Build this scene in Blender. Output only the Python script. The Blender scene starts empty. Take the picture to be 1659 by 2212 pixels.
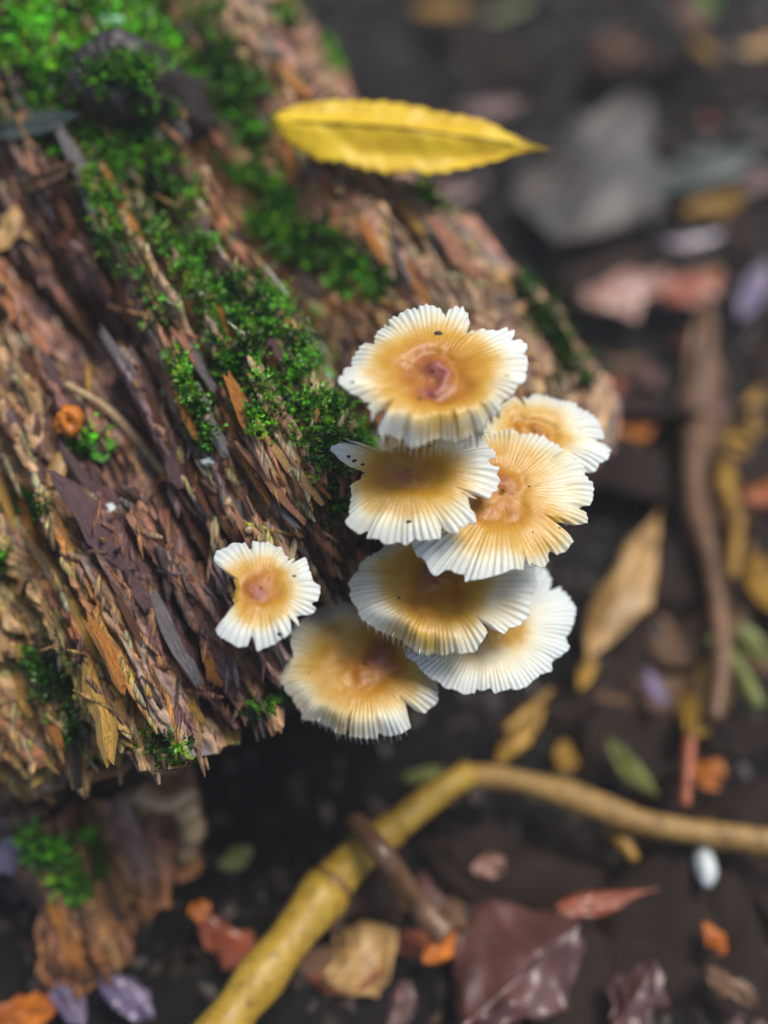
import bpy, math, random
import numpy as np
from mathutils import Vector, Matrix
from mathutils.bvhtree import BVHTree

random.seed(7)
rng = np.random.default_rng(7)
SC = bpy.context.scene
COL = SC.collection
R = math.radians

# ------------------------------------------------------------------ camera
# photo pixels are written on a 1659 x 2212 grid
PW, PH = 1659.0, 2212.0
PITCH = R(52)
WF = 0.636                       # picture width divided by distance
FOCUS = 0.222
FWD = Vector((0, math.cos(PITCH), -math.sin(PITCH)))
UPV = Vector((0, math.sin(PITCH), math.cos(PITCH)))
RGT = Vector((1, 0, 0))
CAM = Vector((0, 0, 0.11)) - FWD * 0.22
cd = bpy.data.cameras.new('camera')
cam = bpy.data.objects.new('camera', cd)
COL.objects.link(cam)
cam.location = CAM
cam.rotation_euler = (math.pi / 2 - PITCH, 0, 0)
cd.sensor_fit = 'HORIZONTAL'
cd.sensor_width = 36
cd.lens = 36 / WF
cd.clip_start = 0.005
cd.clip_end = 500
cd.dof.use_dof = True
cd.dof.focus_distance = FOCUS
cd.dof.aperture_fstop = cd.lens / 10.5
SC.camera = cam

# ------------------------------------------------------------------ sky, sun, exposure
SUN_EL, SUN_AZ = R(68), R(75)          # azimuth from +y towards +x
w = bpy.data.worlds.new('World')
SC.world = w
w.use_nodes = True
nt = w.node_tree
sky = nt.nodes.new('ShaderNodeTexSky')
sky.sky_type = 'NISHITA'
sky.sun_disc = False
sky.sun_elevation = SUN_EL
sky.sun_rotation = SUN_AZ
sky.dust_density = 3.0
nt.links.new(sky.outputs[0], nt.nodes['Background'].inputs[0])
nt.nodes['Background'].inputs[1].default_value = 0.10
sd = bpy.data.lights.new('sun', 'SUN')
sd.energy = 2.4
sd.angle = R(24)
sd.color = (1.0, 0.95, 0.87)
sun = bpy.data.objects.new('sun', sd)
COL.objects.link(sun)
sdir = Vector((math.sin(SUN_AZ) * math.cos(SUN_EL), math.cos(SUN_AZ) * math.cos(SUN_EL), math.sin(SUN_EL)))
sun.rotation_euler = sdir.to_track_quat('Z', 'Y').to_euler()
sun.location = sdir * 3
vs = SC.view_settings
vs.view_transform = 'Standard'
vs.look = 'None'
vs.gamma = 1
vs.exposure = 0.38
vs.use_curve_mapping = False
SC.cycles.use_denoising = True
SC.cycles.max_bounces = 6


# ------------------------------------------------------------------ pixel helpers
def ray(x, y):
    return FWD + RGT * ((x / PW - 0.5) * WF) + UPV * ((0.5 - y / PH) * WF * PH / PW)


def at(x, y, d):
    return CAM + ray(x, y) * d


def onz(x, y, z):
    r = ray(x, y)
    return CAM + r * ((z - CAM.z) / r.z)


def onplane(x, y, p0, n):
    r = ray(x, y)
    return CAM + r * ((p0 - CAM).dot(n) / r.dot(n))


# ------------------------------------------------------------------ object helpers
OFF = {}


def thing(name, loc, label, cat, group=None):
    o = bpy.data.objects.new(name, None)
    o.empty_display_size = 0.01
    COL.objects.link(o)
    o.location = loc
    OFF[o] = Vector(loc)
    tag(o, label, cat, group)
    return o


def tag(o, label=None, cat=None, group=None, kind=None):
    if label: o['label'] = label
    if cat: o['category'] = cat
    if group: o['group'] = group
    if kind: o['kind'] = kind
    return o


def np_mesh(name, V, F):
    V = np.asarray(V, dtype=np.float32)
    F = np.asarray(F, dtype=np.int32)
    me = bpy.data.meshes.new(name)
    k = F.shape[1]
    me.vertices.add(len(V))
    me.vertices.foreach_set('co', V.ravel())
    me.loops.add(F.size)
    me.loops.foreach_set('vertex_index', F.ravel())
    me.polygons.add(len(F))
    me.polygons.foreach_set('loop_start', np.arange(0, F.size, k, dtype=np.int32))
    me.polygons.foreach_set('loop_total', np.full(len(F), k, dtype=np.int32))
    me.update(calc_edges=True)
    return me


def mesh_obj(name, V, F, mat, parent=None, smooth=True, attrs=None, cols=None):
    """V in world coordinates."""
    V = np.asarray(V, dtype=np.float64)
    base = OFF.get(parent, Vector((0, 0, 0))) if parent else Vector((0, 0, 0))
    me = np_mesh(name, V - np.array(base), F)
    if attrs:
        for k, a in attrs.items():
            at_ = me.attributes.new(k, 'FLOAT', 'POINT')
            at_.data.foreach_set('value', np.asarray(a, dtype=np.float32))
    if cols:
        for k, a in cols.items():
            at_ = me.attributes.new(k, 'FLOAT_COLOR', 'POINT')
            a = np.concatenate([np.asarray(a, dtype=np.float32), np.ones((len(a), 1), np.float32)], 1)
            at_.data.foreach_set('color', a.ravel())
    if smooth:
        me.polygons.foreach_set('use_smooth', np.ones(len(me.polygons), dtype=bool))
    me.materials.append(mat)
    o = bpy.data.objects.new(name, me)
    COL.objects.link(o)
    if parent:
        o.parent = parent
        OFF[o] = base
    return o


def grid_faces(nu, nv, wrap_v=False, base=0):
    """nu rows x nv columns"""
    i = np.arange(nu - 1)[:, None]
    j = np.arange(nv if wrap_v else nv - 1)[None, :]
    j2 = (j + 1) % nv
    f = np.stack([i * nv + j, i * nv + j2, (i + 1) * nv + j2, (i + 1) * nv + j], -1)
    return f.reshape(-1, 4) + base


def tube(pts, rad, n=10, jitter=0.0, seed=0):
    """closed tapered tube as quads (ends closed with collapsed rings)"""
    pts = [Vector(p) for p in pts]
    m = len(pts)
    r_ = np.random.default_rng(seed)
    V = []
    up = Vector((0.3, 0.2, 0.93)).normalized()
    rows = [0] + list(range(m)) + [m - 1]
    for q, i in enumerate(rows):
        d = (pts[min(i + 1, m - 1)] - pts[max(i - 1, 0)]).normalized()
        a = d.cross(up)
        if a.length < 1e-4: a = d.cross(Vector((1, 0, 0)))
        a.normalize()
        b = a.cross(d)
        rr = rad[i] if np.ndim(rad) else rad
        if q in (0, len(rows) - 1): rr *= 0.02
        for k in range(n):
            t = 2 * math.pi * k / n
            f = rr * (1 + jitter * (r_.random() - 0.5))
            V.append(pts[i] + a * (math.cos(t) * f) + b * (math.sin(t) * f))
    return np.array([tuple(v) for v in V]), grid_faces(len(rows), n, True)


def bez(p0, p1, p2, p3, n):
    return [((1 - t) ** 3) * p0 + 3 * (1 - t) ** 2 * t * p1 + 3 * (1 - t) * t * t * p2 + t ** 3 * p3
            for t in [i / (n - 1) for i in range(n)]]


def spline(pts, n):
    """catmull-rom through points"""
    P = [Vector(p) for p in pts]
    P = [2 * P[0] - P[1]] + P + [2 * P[-1] - P[-2]]
    out = []
    m = len(P) - 3
    for k in range(n):
        u = k / (n - 1) * m
        i = min(int(u), m - 1)
        t = u - i
        a, b, c, d = P[i:i + 4]
        out.append(0.5 * ((2 * b) + (c - a) * t + (2 * a - 5 * b + 4 * c - d) * t * t + (3 * b - a - 3 * c + d) * t ** 3))
    return out


# ------------------------------------------------------------------ numpy noise
def _h(ix, iy, seed):
    n = (ix.astype(np.int64) * 374761393 + iy.astype(np.int64) * 668265263 + seed * 1442695041) & 0xffffffff
    n = ((n ^ (n >> 13)) * 1274126177) & 0xffffffff
    n = ((n ^ (n >> 16)) * 2246822519) & 0xffffffff
    n = n ^ (n >> 15)
    return (n & 0xffffff) / float(0xffffff)


def vn(x, y, seed=0):
    ix, iy = np.floor(x), np.floor(y)
    fx, fy = x - ix, y - iy
    fx = fx * fx * (3 - 2 * fx)
    fy = fy * fy * (3 - 2 * fy)
    a = _h(ix, iy, seed); b = _h(ix + 1, iy, seed); c = _h(ix, iy + 1, seed); d = _h(ix + 1, iy + 1, seed)
    return (a + (b - a) * fx) * (1 - fy) + (c + (d - c) * fx) * fy


def fbm(x, y, seed=0, o=4):
    s = 0; amp = 0.5; tot = 0
    for k in range(o):
        s = s + amp * vn(x, y, seed + k * 17)
        tot += amp
        amp *= 0.5
        x = x * 2.03 + 11.3; y = y * 2.03 + 5.7
    return s / tot


def cells(x, y, seed=0):
    ix, iy = np.floor(x), np.floor(y)
    f1 = np.full(x.shape, 9.0); f2 = np.full(x.shape, 9.0); cid = np.zeros(x.shape)
    for dx in (-1, 0, 1):
        for dy in (-1, 0, 1):
            jx, jy = ix + dx, iy + dy
            px = jx + 0.1 + 0.8 * _h(jx, jy, seed); py = jy + 0.1 + 0.8 * _h(jx, jy, seed + 91)
            d = np.hypot(x - px, y - py)
            new = d < f1
            f2 = np.where(new, f1, np.minimum(f2, d))
            cid = np.where(new, _h(jx, jy, seed + 47), cid)
            f1 = np.where(new, d, f1)
    return f1, f2, cid


def sst(a, b, x):
    t = np.clip((x - a) / (b - a), 0, 1)
    return t * t * (3 - 2 * t)


# ------------------------------------------------------------------ materials
def new_mat(name):
    m = bpy.data.materials.new(name)
    m.use_nodes = True
    return m, m.node_tree, m.node_tree.nodes['Principled BSDF']


def N(nt, t, **kw):
    n = nt.nodes.new(t)
    for k, v in kw.items(): setattr(n, k, v)
    return n


def ramp(nt, stops, interp='LINEAR'):
    r = N(nt, 'ShaderNodeValToRGB')
    cr = r.color_ramp
    cr.interpolation = interp
    while len(cr.elements) < len(stops): cr.elements.new(0.5)
    for e, (p, c) in zip(cr.elements, stops):
        e.position = p
        e.color = (*c, 1) if len(c) == 3 else c
    return r


def math_n(nt, op, a, b=None, clamp=False):
    m = N(nt, 'ShaderNodeMath', operation=op)
    m.use_clamp = clamp
    for i, v in enumerate((a, b)):
        if v is None: continue
        if isinstance(v, (int, float)): m.inputs[i].default_value = v
        else: nt.links.new(v, m.inputs[i])
    return m.outputs[0]


def mixc(nt, fac, a, b, mode='MIX'):
    m = N(nt, 'ShaderNodeMix', data_type='RGBA', blend_type=mode)
    if isinstance(fac, (int, float)): m.inputs[0].default_value = fac
    else: nt.links.new(fac, m.inputs[0])
    for i, v in ((6, a), (7, b)):
        if isinstance(v, tuple): m.inputs[i].default_value = (*v, 1)
        else: nt.links.new(v, m.inputs[i])
    return m.outputs[2]


def noise_n(nt, vec, scale, detail=4, rough=0.55):
    n = N(nt, 'ShaderNodeTexNoise')
    n.inputs['Scale'].default_value = scale
    n.inputs['Detail'].default_value = detail
    n.inputs['Roughness'].default_value = rough
    if vec is not None: nt.links.new(vec, n.inputs['Vector'])
    return n.outputs['Fac']


def attr(nt, name):
    return N(nt, 'ShaderNodeAttribute', attribute_name=name)


def bump(nt, b, h, strength, dist):
    n = N(nt, 'ShaderNodeBump')
    n.inputs['Strength'].default_value = strength
    n.inputs['Distance'].default_value = dist
    nt.links.new(h, n.inputs['Height'])
    nt.links.new(n.outputs[0], b.inputs['Normal'])


def wood_mat(name):
    m, nt, b = new_mat(name)
    s = attr(nt, 's').outputs['Fac']; t = attr(nt, 't').outputs['Fac']
    cb = N(nt, 'ShaderNodeCombineXYZ')
    nt.links.new(math_n(nt, 'MULTIPLY', s, 0.10), cb.inputs[0]); nt.links.new(t, cb.inputs[1])
    fib = noise_n(nt, cb.outputs[0], 1600, 5, 0.65)
    cb2 = N(nt, 'ShaderNodeCombineXYZ')
    nt.links.new(math_n(nt, 'MULTIPLY', s, 0.45), cb2.inputs[0]); nt.links.new(t, cb2.inputs[1])
    blot = noise_n(nt, cb2.outputs[0], 420, 5, 0.6)
    col = attr(nt, 'tone').outputs['Color']
    v = ramp(nt, [(0.34, (0.12, 0.10, 0.10)), (0.5, (0.8, 0.77, 0.75)), (0.68, (1.5, 1.45, 1.35))])
    nt.links.new(fib, v.inputs[0])
    col = mixc(nt, 1.0, col, v.outputs[0], 'MULTIPLY')
    st = ramp(nt, [(0.42, (0, 0, 0)), (0.62, (1, 1, 1))])
    nt.links.new(blot, st.inputs[0])
    col = mixc(nt, math_n(nt, 'MULTIPLY', st.outputs[0], 0.55), col, (0.022, 0.015, 0.014))
    nt.links.new(col, b.inputs['Base Color'])
    rr = ramp(nt, [(0.3, (0.42,) * 3), (0.7, (0.7,) * 3)])
    nt.links.new(blot, rr.inputs[0])
    nt.links.new(rr.outputs[0], b.inputs['Roughness'])
    h = math_n(nt, 'ADD', fib, math_n(nt, 'MULTIPLY', blot, 0.8))
    bump(nt, b, h, 1.0, 0.0011)
    return m


def leaf_mat(name, c1, c2, rough=0.35, spec=0.5, scale=90, dark=(0.02, 0.012, 0.01), darkamt=0.5, bst=0.5):
    m, nt, b = new_mat(name)
    tc = N(nt, 'ShaderNodeTexCoord').outputs['Object']
    oi = N(nt, 'ShaderNodeObjectInfo').outputs['Random']
    va = N(nt, 'ShaderNodeVectorMath', operation='ADD')
    nt.links.new(tc, va.inputs[0])
    nt.links.new(oi, va.inputs[1])
    n1 = noise_n(nt, va.outputs[0], scale, 5, 0.6)
    n2 = noise_n(nt, va.outputs[0], scale * 3.3, 4, 0.6)
    r1 = ramp(nt, [(0.32, c1), (0.66, c2)])
    nt.links.new(n1, r1.inputs[0])
    r2 = ramp(nt, [(0.5, (0, 0, 0)), (0.72, (1, 1, 1))])
    nt.links.new(n2, r2.inputs[0])
    col = mixc(nt, math_n(nt, 'MULTIPLY', r2.outputs[0], darkamt), r1.outputs[0], dark)
    nt.links.new(col, b.inputs['Base Color'])
    b.inputs['Roughness'].default_value = rough
    b.inputs['Specular IOR Level'].default_value = spec
    bump(nt, b, math_n(nt, 'ADD', n1, math_n(nt, 'MULTIPLY', n2, 0.5)), bst, 0.0012)
    return m


def plain_mat(name, c, rough=0.5, var=0.25, scale=300, sss=0.0):
    m, nt, b = new_mat(name)
    tc = N(nt, 'ShaderNodeTexCoord').outputs['Object']
    n1 = noise_n(nt, tc, scale, 4, 0.6)
    lo = tuple(x * (1 - var) for x in c); hi = tuple(min(1, x * (1 + var)) for x in c)
    r1 = ramp(nt, [(0.35, lo), (0.65, hi)])
    nt.links.new(n1, r1.inputs[0])
    nt.links.new(r1.outputs[0], b.inputs['Base Color'])
    b.inputs['Roughness'].default_value = rough
    if sss:
        b.inputs['Subsurface Weight'].default_value = sss
        b.inputs['Subsurface Radius'].default_value = (1, 0.7, 0.4)
        b.inputs['Subsurface Scale'].default_value = 0.002
    bump(nt, b, n1, 0.3, 0.0004)
    return m


def cap_mat():
    m, nt, b = new_mat('mushroom_cap')
    rr = attr(nt, 'rr').outputs['Fac']; th = attr(nt, 'th').outputs['Fac']
    ed = attr(nt, 'edge').outputs['Fac']
    cb = N(nt, 'ShaderNodeCombineXYZ')
    nt.links.new(math_n(nt, 'MULTIPLY', th, 9.0), cb.inputs[0])
    nt.links.new(math_n(nt, 'MULTIPLY', rr, 2.0), cb.inputs[1])
    stre = noise_n(nt, cb.outputs[0], 1.6, 5, 0.65)
    tc = N(nt, 'ShaderNodeTexCoord').outputs['Object']
    mott = noise_n(nt, tc, 160, 4, 0.6)
    x = math_n(nt, 'ADD', rr, math_n(nt, 'MULTIPLY', math_n(nt, 'SUBTRACT', stre, 0.5), 0.12))
    x = math_n(nt, 'ADD', x, math_n(nt, 'MULTIPLY', math_n(nt, 'SUBTRACT', mott, 0.5), 0.28))
    x = math_n(nt, 'ADD', x, math_n(nt, 'MULTIPLY', math_n(nt, 'SUBTRACT', noise_n(nt, tc, 75, 2, 0.5), 0.5), 0.42))
    pkA = attr(nt, 'pk').outputs['Fac']
    fl = math_n(nt, 'MULTIPLY', math_n(nt, 'SUBTRACT', 1.0, pkA), 0.27)
    x = math_n(nt, 'ADD', math_n(nt, 'MULTIPLY', x, math_n(nt, 'SUBTRACT', 1.0, fl)), fl)
    cr = ramp(nt, [(0.0, (0.30, 0.10, 0.085)), (0.12, (0.29, 0.085, 0.05)), (0.2, (0.35, 0.12, 0.012)),
                   (0.33, (0.44, 0.185, 0.006)), (0.46, (0.53, 0.285, 0.022)), (0.56, (0.62, 0.40, 0.12)),
                   (0.65, (0.69, 0.60, 0.39)), (0.76, (0.71, 0.71, 0.60)), (1.0, (0.71, 0.76, 0.71))])
    nt.links.new(x, cr.inputs[0])
    col = cr.outputs[0]
    # faint pinkish clouds
    pk = ramp(nt, [(0.5, (0, 0, 0)), (0.75, (1, 1, 1))])
    nt.links.new(noise_n(nt, tc, 70, 2), pk.inputs[0])
    col = mixc(nt, math_n(nt, 'MULTIPLY', pk.outputs[0], 0.10), col, (0.5, 0.25, 0.15))
    nt.links.new(col, b.inputs['Base Color'])
    b.inputs['Roughness'].default_value = 0.36
    b.inputs['Subsurface Weight'].default_value = 0.35
    b.inputs['Subsurface Radius'].default_value = (1.0, 0.75, 0.45)
    b.inputs['Subsurface Scale'].default_value = 0.0018
    h = math_n(nt, 'ADD', math_n(nt, 'MULTIPLY', stre, 1.0), math_n(nt, 'MULTIPLY', noise_n(nt, tc, 900, 3), 0.35))
    bump(nt, b, h, 0.22, 0.0006)
    return m


def moss_mat():
    m, nt, b = new_mat('moss')
    nt.links.new(attr(nt, 'tone').outputs['Color'], b.inputs['Base Color'])
    b.inputs['Roughness'].default_value = 0.4
    tr = N(nt, 'ShaderNodeBsdfTranslucent')
    nt.links.new(attr(nt, 'tone').outputs['Color'], tr.inputs[0])
    mx = N(nt, 'ShaderNodeMixShader')
    mx.inputs[0].default_value = 0.3
    nt.links.new(b.outputs[0], mx.inputs[1]); nt.links.new(tr.outputs[0], mx.inputs[2])
    nt.links.new(mx.outputs[0], nt.nodes['Material Output'].inputs[0])
    return m


def soil_mat():
    m, nt, b = new_mat('soil')
    tc = N(nt, 'ShaderNodeTexCoord').outputs['Object']
    n1 = noise_n(nt, tc, 60, 6, 0.65); n2 = noise_n(nt, tc, 420, 4, 0.6)
    r1 = ramp(nt, [(0.3, (0.006, 0.006, 0.006)), (0.6, (0.012, 0.011, 0.011)), (0.8, (0.022, 0.018, 0.016))])
    nt.links.new(n1, r1.inputs[0])
    nt.links.new(r1.outputs[0], b.inputs['Base Color'])
    b.inputs['Roughness'].default_value = 0.85
    b.inputs['Specular IOR Level'].default_value = 0.15
    bump(nt, b, math_n(nt, 'ADD', n1, math_n(nt, 'MULTIPLY', n2, 0.5)), 0.8, 0.004)
    return m


M = dict(
    wood=wood_mat('rotten_wood'), cap=cap_mat(), moss=moss_mat(), soil=soil_mat(),
    gill=plain_mat('gill', (0.8, 0.77, 0.66), 0.5, 0.08, 200, 0.3),
    stem=plain_mat('stem', (0.62, 0.5, 0.34), 0.5, 0.2, 200, 0.2),
    speck=plain_mat('speck', (0.02, 0.012, 0.008), 0.6),
    yellow=leaf_mat('yellow_leaf', (0.60, 0.37, 0.006), (0.74, 0.53, 0.02), 0.42, 0.4, 60, (0.5, 0.24, 0.03), 0.5),
    tan=leaf_mat('tan_leaf', (0.27, 0.15, 0.04), (0.50, 0.30, 0.11), 0.42, 0.4, 60, darkamt=0.7),
    ochre=leaf_mat('ochre_leaf', (0.22, 0.11, 0.012), (0.44, 0.25, 0.03), 0.42, 0.4, 60, darkamt=0.75),
    brown=leaf_mat('brown_leaf', (0.10, 0.05, 0.025), (0.22, 0.12, 0.06), 0.35, 0.5, 60),
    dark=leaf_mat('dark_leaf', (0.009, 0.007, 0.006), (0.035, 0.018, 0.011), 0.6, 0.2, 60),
    red=leaf_mat('red_leaf', (0.22, 0.05, 0.02), (0.36, 0.1, 0.045), 0.32, 0.5, 60),
    orange=leaf_mat('orange_leaf', (0.30, 0.07, 0.008), (0.55, 0.17, 0.012), 0.4, 0.4, 60, darkamt=0.7),
    maroon=leaf_mat('maroon_leaf', (0.07, 0.025, 0.022), (0.14, 0.055, 0.045), 0.42, 1.0, 40, bst=0.15),
    violet=leaf_mat('violet_leaf', (0.1, 0.075, 0.12), (0.2, 0.15, 0.26), 0.3, 1.0, 50, bst=0.15),
    grey=leaf_mat('grey_leaf', (0.045, 0.05, 0.05), (0.13, 0.105, 0.085), 0.55, 0.6, 30),
    slate=leaf_mat('slate_leaf', (0.035, 0.055, 0.045), (0.075, 0.095, 0.08), 0.35, 0.5, 30),
    pink=leaf_mat('pink_leaf', (0.33, 0.15, 0.11), (0.46, 0.29, 0.24), 0.28, 0.6, 60),
    green=leaf_mat('green_leaf', (0.05, 0.2, 0.02), (0.1, 0.33, 0.03), 0.4, 0.4, 200, (0.03, 0.1, 0.01)),
    olive=leaf_mat('olive_leaf', (0.1, 0.12, 0.02), (0.2, 0.22, 0.06), 0.4, 0.4, 80),
    white=plain_mat('chalk_white', (0.55, 0.6, 0.6), 0.4, 0.15, 300, 0.2),
    mint=plain_mat('mint_white', (0.35, 0.62, 0.5), 0.4, 0.15, 300, 0.3),
    cane=leaf_mat('cane', (0.34, 0.20, 0.012), (0.46, 0.30, 0.045), 0.4, 0.4, 110, (0.14, 0.075, 0.02), 0.75),
    twig=leaf_mat('twig', (0.22, 0.12, 0.03), (0.40, 0.24, 0.07), 0.5, 0.4, 90, darkamt=0.75),
    palestem=leaf_mat('pale_stem', (0.42, 0.28, 0.14), (0.55, 0.4, 0.23), 0.5, 0.4, 200),
    bark=leaf_mat('dark_bark', (0.02, 0.016, 0.016), (0.07, 0.055, 0.06), 0.35, 0.5, 300),
    thread=plain_mat('web_thread', (0.7, 0.75, 0.75), 0.3),
)

# ------------------------------------------------------------------ ground
def axis_pts(dense, step, far):
    a = list(np.arange(-dense, dense + 1e-6, step))
    x = dense; d = step
    ext = []
    while x < far:
        d *= 1.5
        x += d
        ext.append(x)
    return np.array([-v for v in reversed(ext)] + a + ext)


gx = axis_pts(0.42, 0.004, 80)
gy = axis_pts(0.5, 0.004, 80) + 0.12
GX, GY = np.meshgrid(gx, gy)


def gz(x, y):
    x = np.asarray(x, float); y = np.asarray(y, float)
    return (fbm(x / 0.09 + 40, y / 0.09 + 40, 3, 4) - 0.5) * 0.03 + (fbm(x / 0.012 + 90, y / 0.012 + 90, 5, 3) - 0.5) * 0.008 - 0.004


GZ = gz(GX, GY)
ground = mesh_obj('ground', np.stack([GX, GY, GZ], -1).reshape(-1, 3), grid_faces(len(gy), len(gx)), M['soil'])
tag(ground, 'dark wet forest soil under the leaf litter', None, None, 'structure')


def gzs(x, y): return float(gz(np.array([x]), np.array([y]))[0])


# ------------------------------------------------------------------ log
DEEP = 8.44e-5                                   # metres per photo pixel at the focus distance
G2 = (0.45, 0.893); C2 = (0.893, -0.45)
NRM = (Vector((0, 0, 1)) * 0.55 - FWD * 0.45).normalized()
O0 = at(0.45 * 1340, 0.893 * 1340, 0.222)        # crown of the log near its broken end
pA = onplane(0.45 * 1340 - G2[0] * 300, 0.893 * 1340 - G2[1] * 300, O0, NRM)
AX = (O0 - pA).normalized()
KS = (O0 - pA).length / 300
BX = AX.cross(NRM).normalized()
if BX.x < 0: BX = -BX
NRM = (BX.cross(AX)).normalized()
if NRM.z < 0: NRM = -NRM

PAL = dict(orange=(0.52, 0.20, 0.035), tan=(0.58, 0.33, 0.13), yel=(0.56, 0.32, 0.06), purple=(0.14, 0.075, 0.078),
           grey=(0.20, 0.18, 0.19), dark=(0.022, 0.014, 0.012), pink=(0.46, 0.21, 0.12), brown=(0.15, 0.055, 0.022))


def interp(x, xs, ys): return np.interp(x, xs, ys)


def log_surface(phi, s, prof, seed, Rb, Rn):
    """radial displacement and colour for the log, arrays phi, s (m from the crown end)"""
    t = Rb * np.sin(phi)
    wv = phi * Rb
    wv = wv + 0.004 * (fbm(s / 0.06 + 3, wv / 0.03, seed + 1, 3) - 0.5) + 0.0009 * (fbm(s / 0.012, wv / 0.008, seed + 2, 2) - 0.5)
    h = 0.007 * (fbm(wv / 0.022, s / 0.09, seed + 3, 3) - 0.5) * 2
    f1, f2, c1 = cells(wv / 0.0085, s / 0.085, seed + 4)
    h += (c1 - 0.5) * 0.0055 - 0.003 * (1 - sst(0.0, 0.25, f2 - f1))
    f1, f2, c2 = cells(wv / 0.0034 + 7, s / 0.042, seed + 5)
    h += (c2 - 0.5) * 0.0026 - 0.0014 * (1 - sst(0.0, 0.3, f2 - f1))
    f1, f2, c3 = cells(wv / 0.0014 + 3, s / 0.017, seed + 6)
    h += (c3 - 0.5) * 0.0011
    h += 0.0008 * (fbm(wv / 0.0009, s / 0.009, seed + 7, 2) - 0.5)
    for (aw, as_, dp, sd_, wd) in ((0.011, 0.16, 0.0075, 20, 0.13), (0.0045, 0.07, 0.0045, 21, 0.17), (0.002, 0.04, 0.0018, 22, 0.22)):
        n_ = fbm(wv / aw + sd_, s / as_ + sd_, seed + sd_, 2)
        h -= dp * sst(wd, 0.0, np.abs(n_ - 0.5) * 2)
    h -= 0.0012 * sst(0.55, 0.75, fbm(wv / 0.0022, s / 0.0028, seed + 25, 3))
    pit = sst(0.60, 0.72, fbm(wv / 0.010 + 5, s / 0.035 + 9, seed + 8, 3))
    h -= pit * 0.009
    if prof is not None: h += prof(t, s)
    return h, c1, c2, c3


def s_end_fn(t, seed):
    q = t / DEEP
    p = interp(q, [-1000, -760, -500, -215, -150, -60, 0, 60, 150, 300, 450, 560, 640, 760, 1000],
               [1420, 1470, 1600, 1610, 1500, 1420, 1390, 1400, 1400, 1390, 1370, 1370, 1380, 1330, 1200])
    return (p - 1340) * KS


def prof_main(t, s):
    q = t / DEEP
    h = interp(q, [-1200, -760, -500, -350, -150, -60, -20, 30, 90, 200, 330, 420, 480, 540, 600, 650, 720, 800, 1200],
               [-0.004, -0.001, 0.0, -0.004, -0.009, -0.007, 0.001, 0.004, 0.003, 0.001, -0.006, -0.018, -0.024, -0.016, 0.0, 0.004, 0.0, 0, 0])
    # deep hollow in the shade on the left
    p = 1340 + s / KS
    h -= 0.022 * np.exp(-((q + 260) / 110) ** 2 - ((p - 560) / 130) ** 2)
    h -= 0.012 * np.exp(-((q - 180) / 70) ** 2 - ((p - 330) / 130) ** 2)
    h -= 0.010 * sst(40, 110, q) * sst(560, 480, q) * sst(1215, 1300, p)
    h -= 0.010 * np.exp(-((q + 190) / 60) ** 2 - ((p - 1180) / 60) ** 2)
    return h


def log_tone(t, s, c1, c2, c3, seed):
    q = t / DEEP; p = 1340 + s / KS
    n = fbm(t / 0.02, s / 0.05, seed + 30, 3)
    wts = {
        'orange': 0.35 + 1.5 * sst(-330, -480, q) * sst(900, 1200, p) + 0.35 * sst(-40, 40, q) * sst(200, 80, q),
        'tan': 0.5 + 0.7 * sst(-40, 20, q) + 0.9 * sst(-300, -500, q),
        'yel': 0.1 + 1.1 * sst(-300, -480, q) * sst(900, 1100, p),
        'purple': 0.45 + 1.8 * sst(-420, -330, q) * sst(-30, -90, q),
        'grey': 0.4 + 1.2 * sst(-260, -200, q) * sst(0, -60, q) + 0.4 * sst(100, 250, q),
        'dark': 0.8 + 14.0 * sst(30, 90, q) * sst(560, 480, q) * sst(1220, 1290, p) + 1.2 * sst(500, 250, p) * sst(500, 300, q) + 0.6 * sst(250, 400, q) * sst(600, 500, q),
        'pink': 0.3 + 1.3 * sst(420, 560, q) + 0.5 * sst(-40, 20, q),
        'brown': 0.7,
    }
    keys = list(wts)
    W = np.stack([np.broadcast_to(wts[k], q.shape) for k in keys], -1)
    cum = np.cumsum(W, -1)
    out = np.zeros(q.shape + (3,))
    for cid, amt in ((c1, 0.3), (c2, 0.5), (c3, 0.2)):
        x = ((cid * 7.31) % 1.0) * cum[..., -1]
        idx = (x[..., None] > cum).sum(-1).clip(0, len(keys) - 1)
        out += amt * np.array([PAL[k] for k in keys])[idx]
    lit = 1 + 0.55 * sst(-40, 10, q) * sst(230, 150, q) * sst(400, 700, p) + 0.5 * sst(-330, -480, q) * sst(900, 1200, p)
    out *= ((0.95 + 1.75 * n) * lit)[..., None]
    out = np.minimum(out, np.array([0.72, 0.46, 0.28]))
    return out


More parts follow.
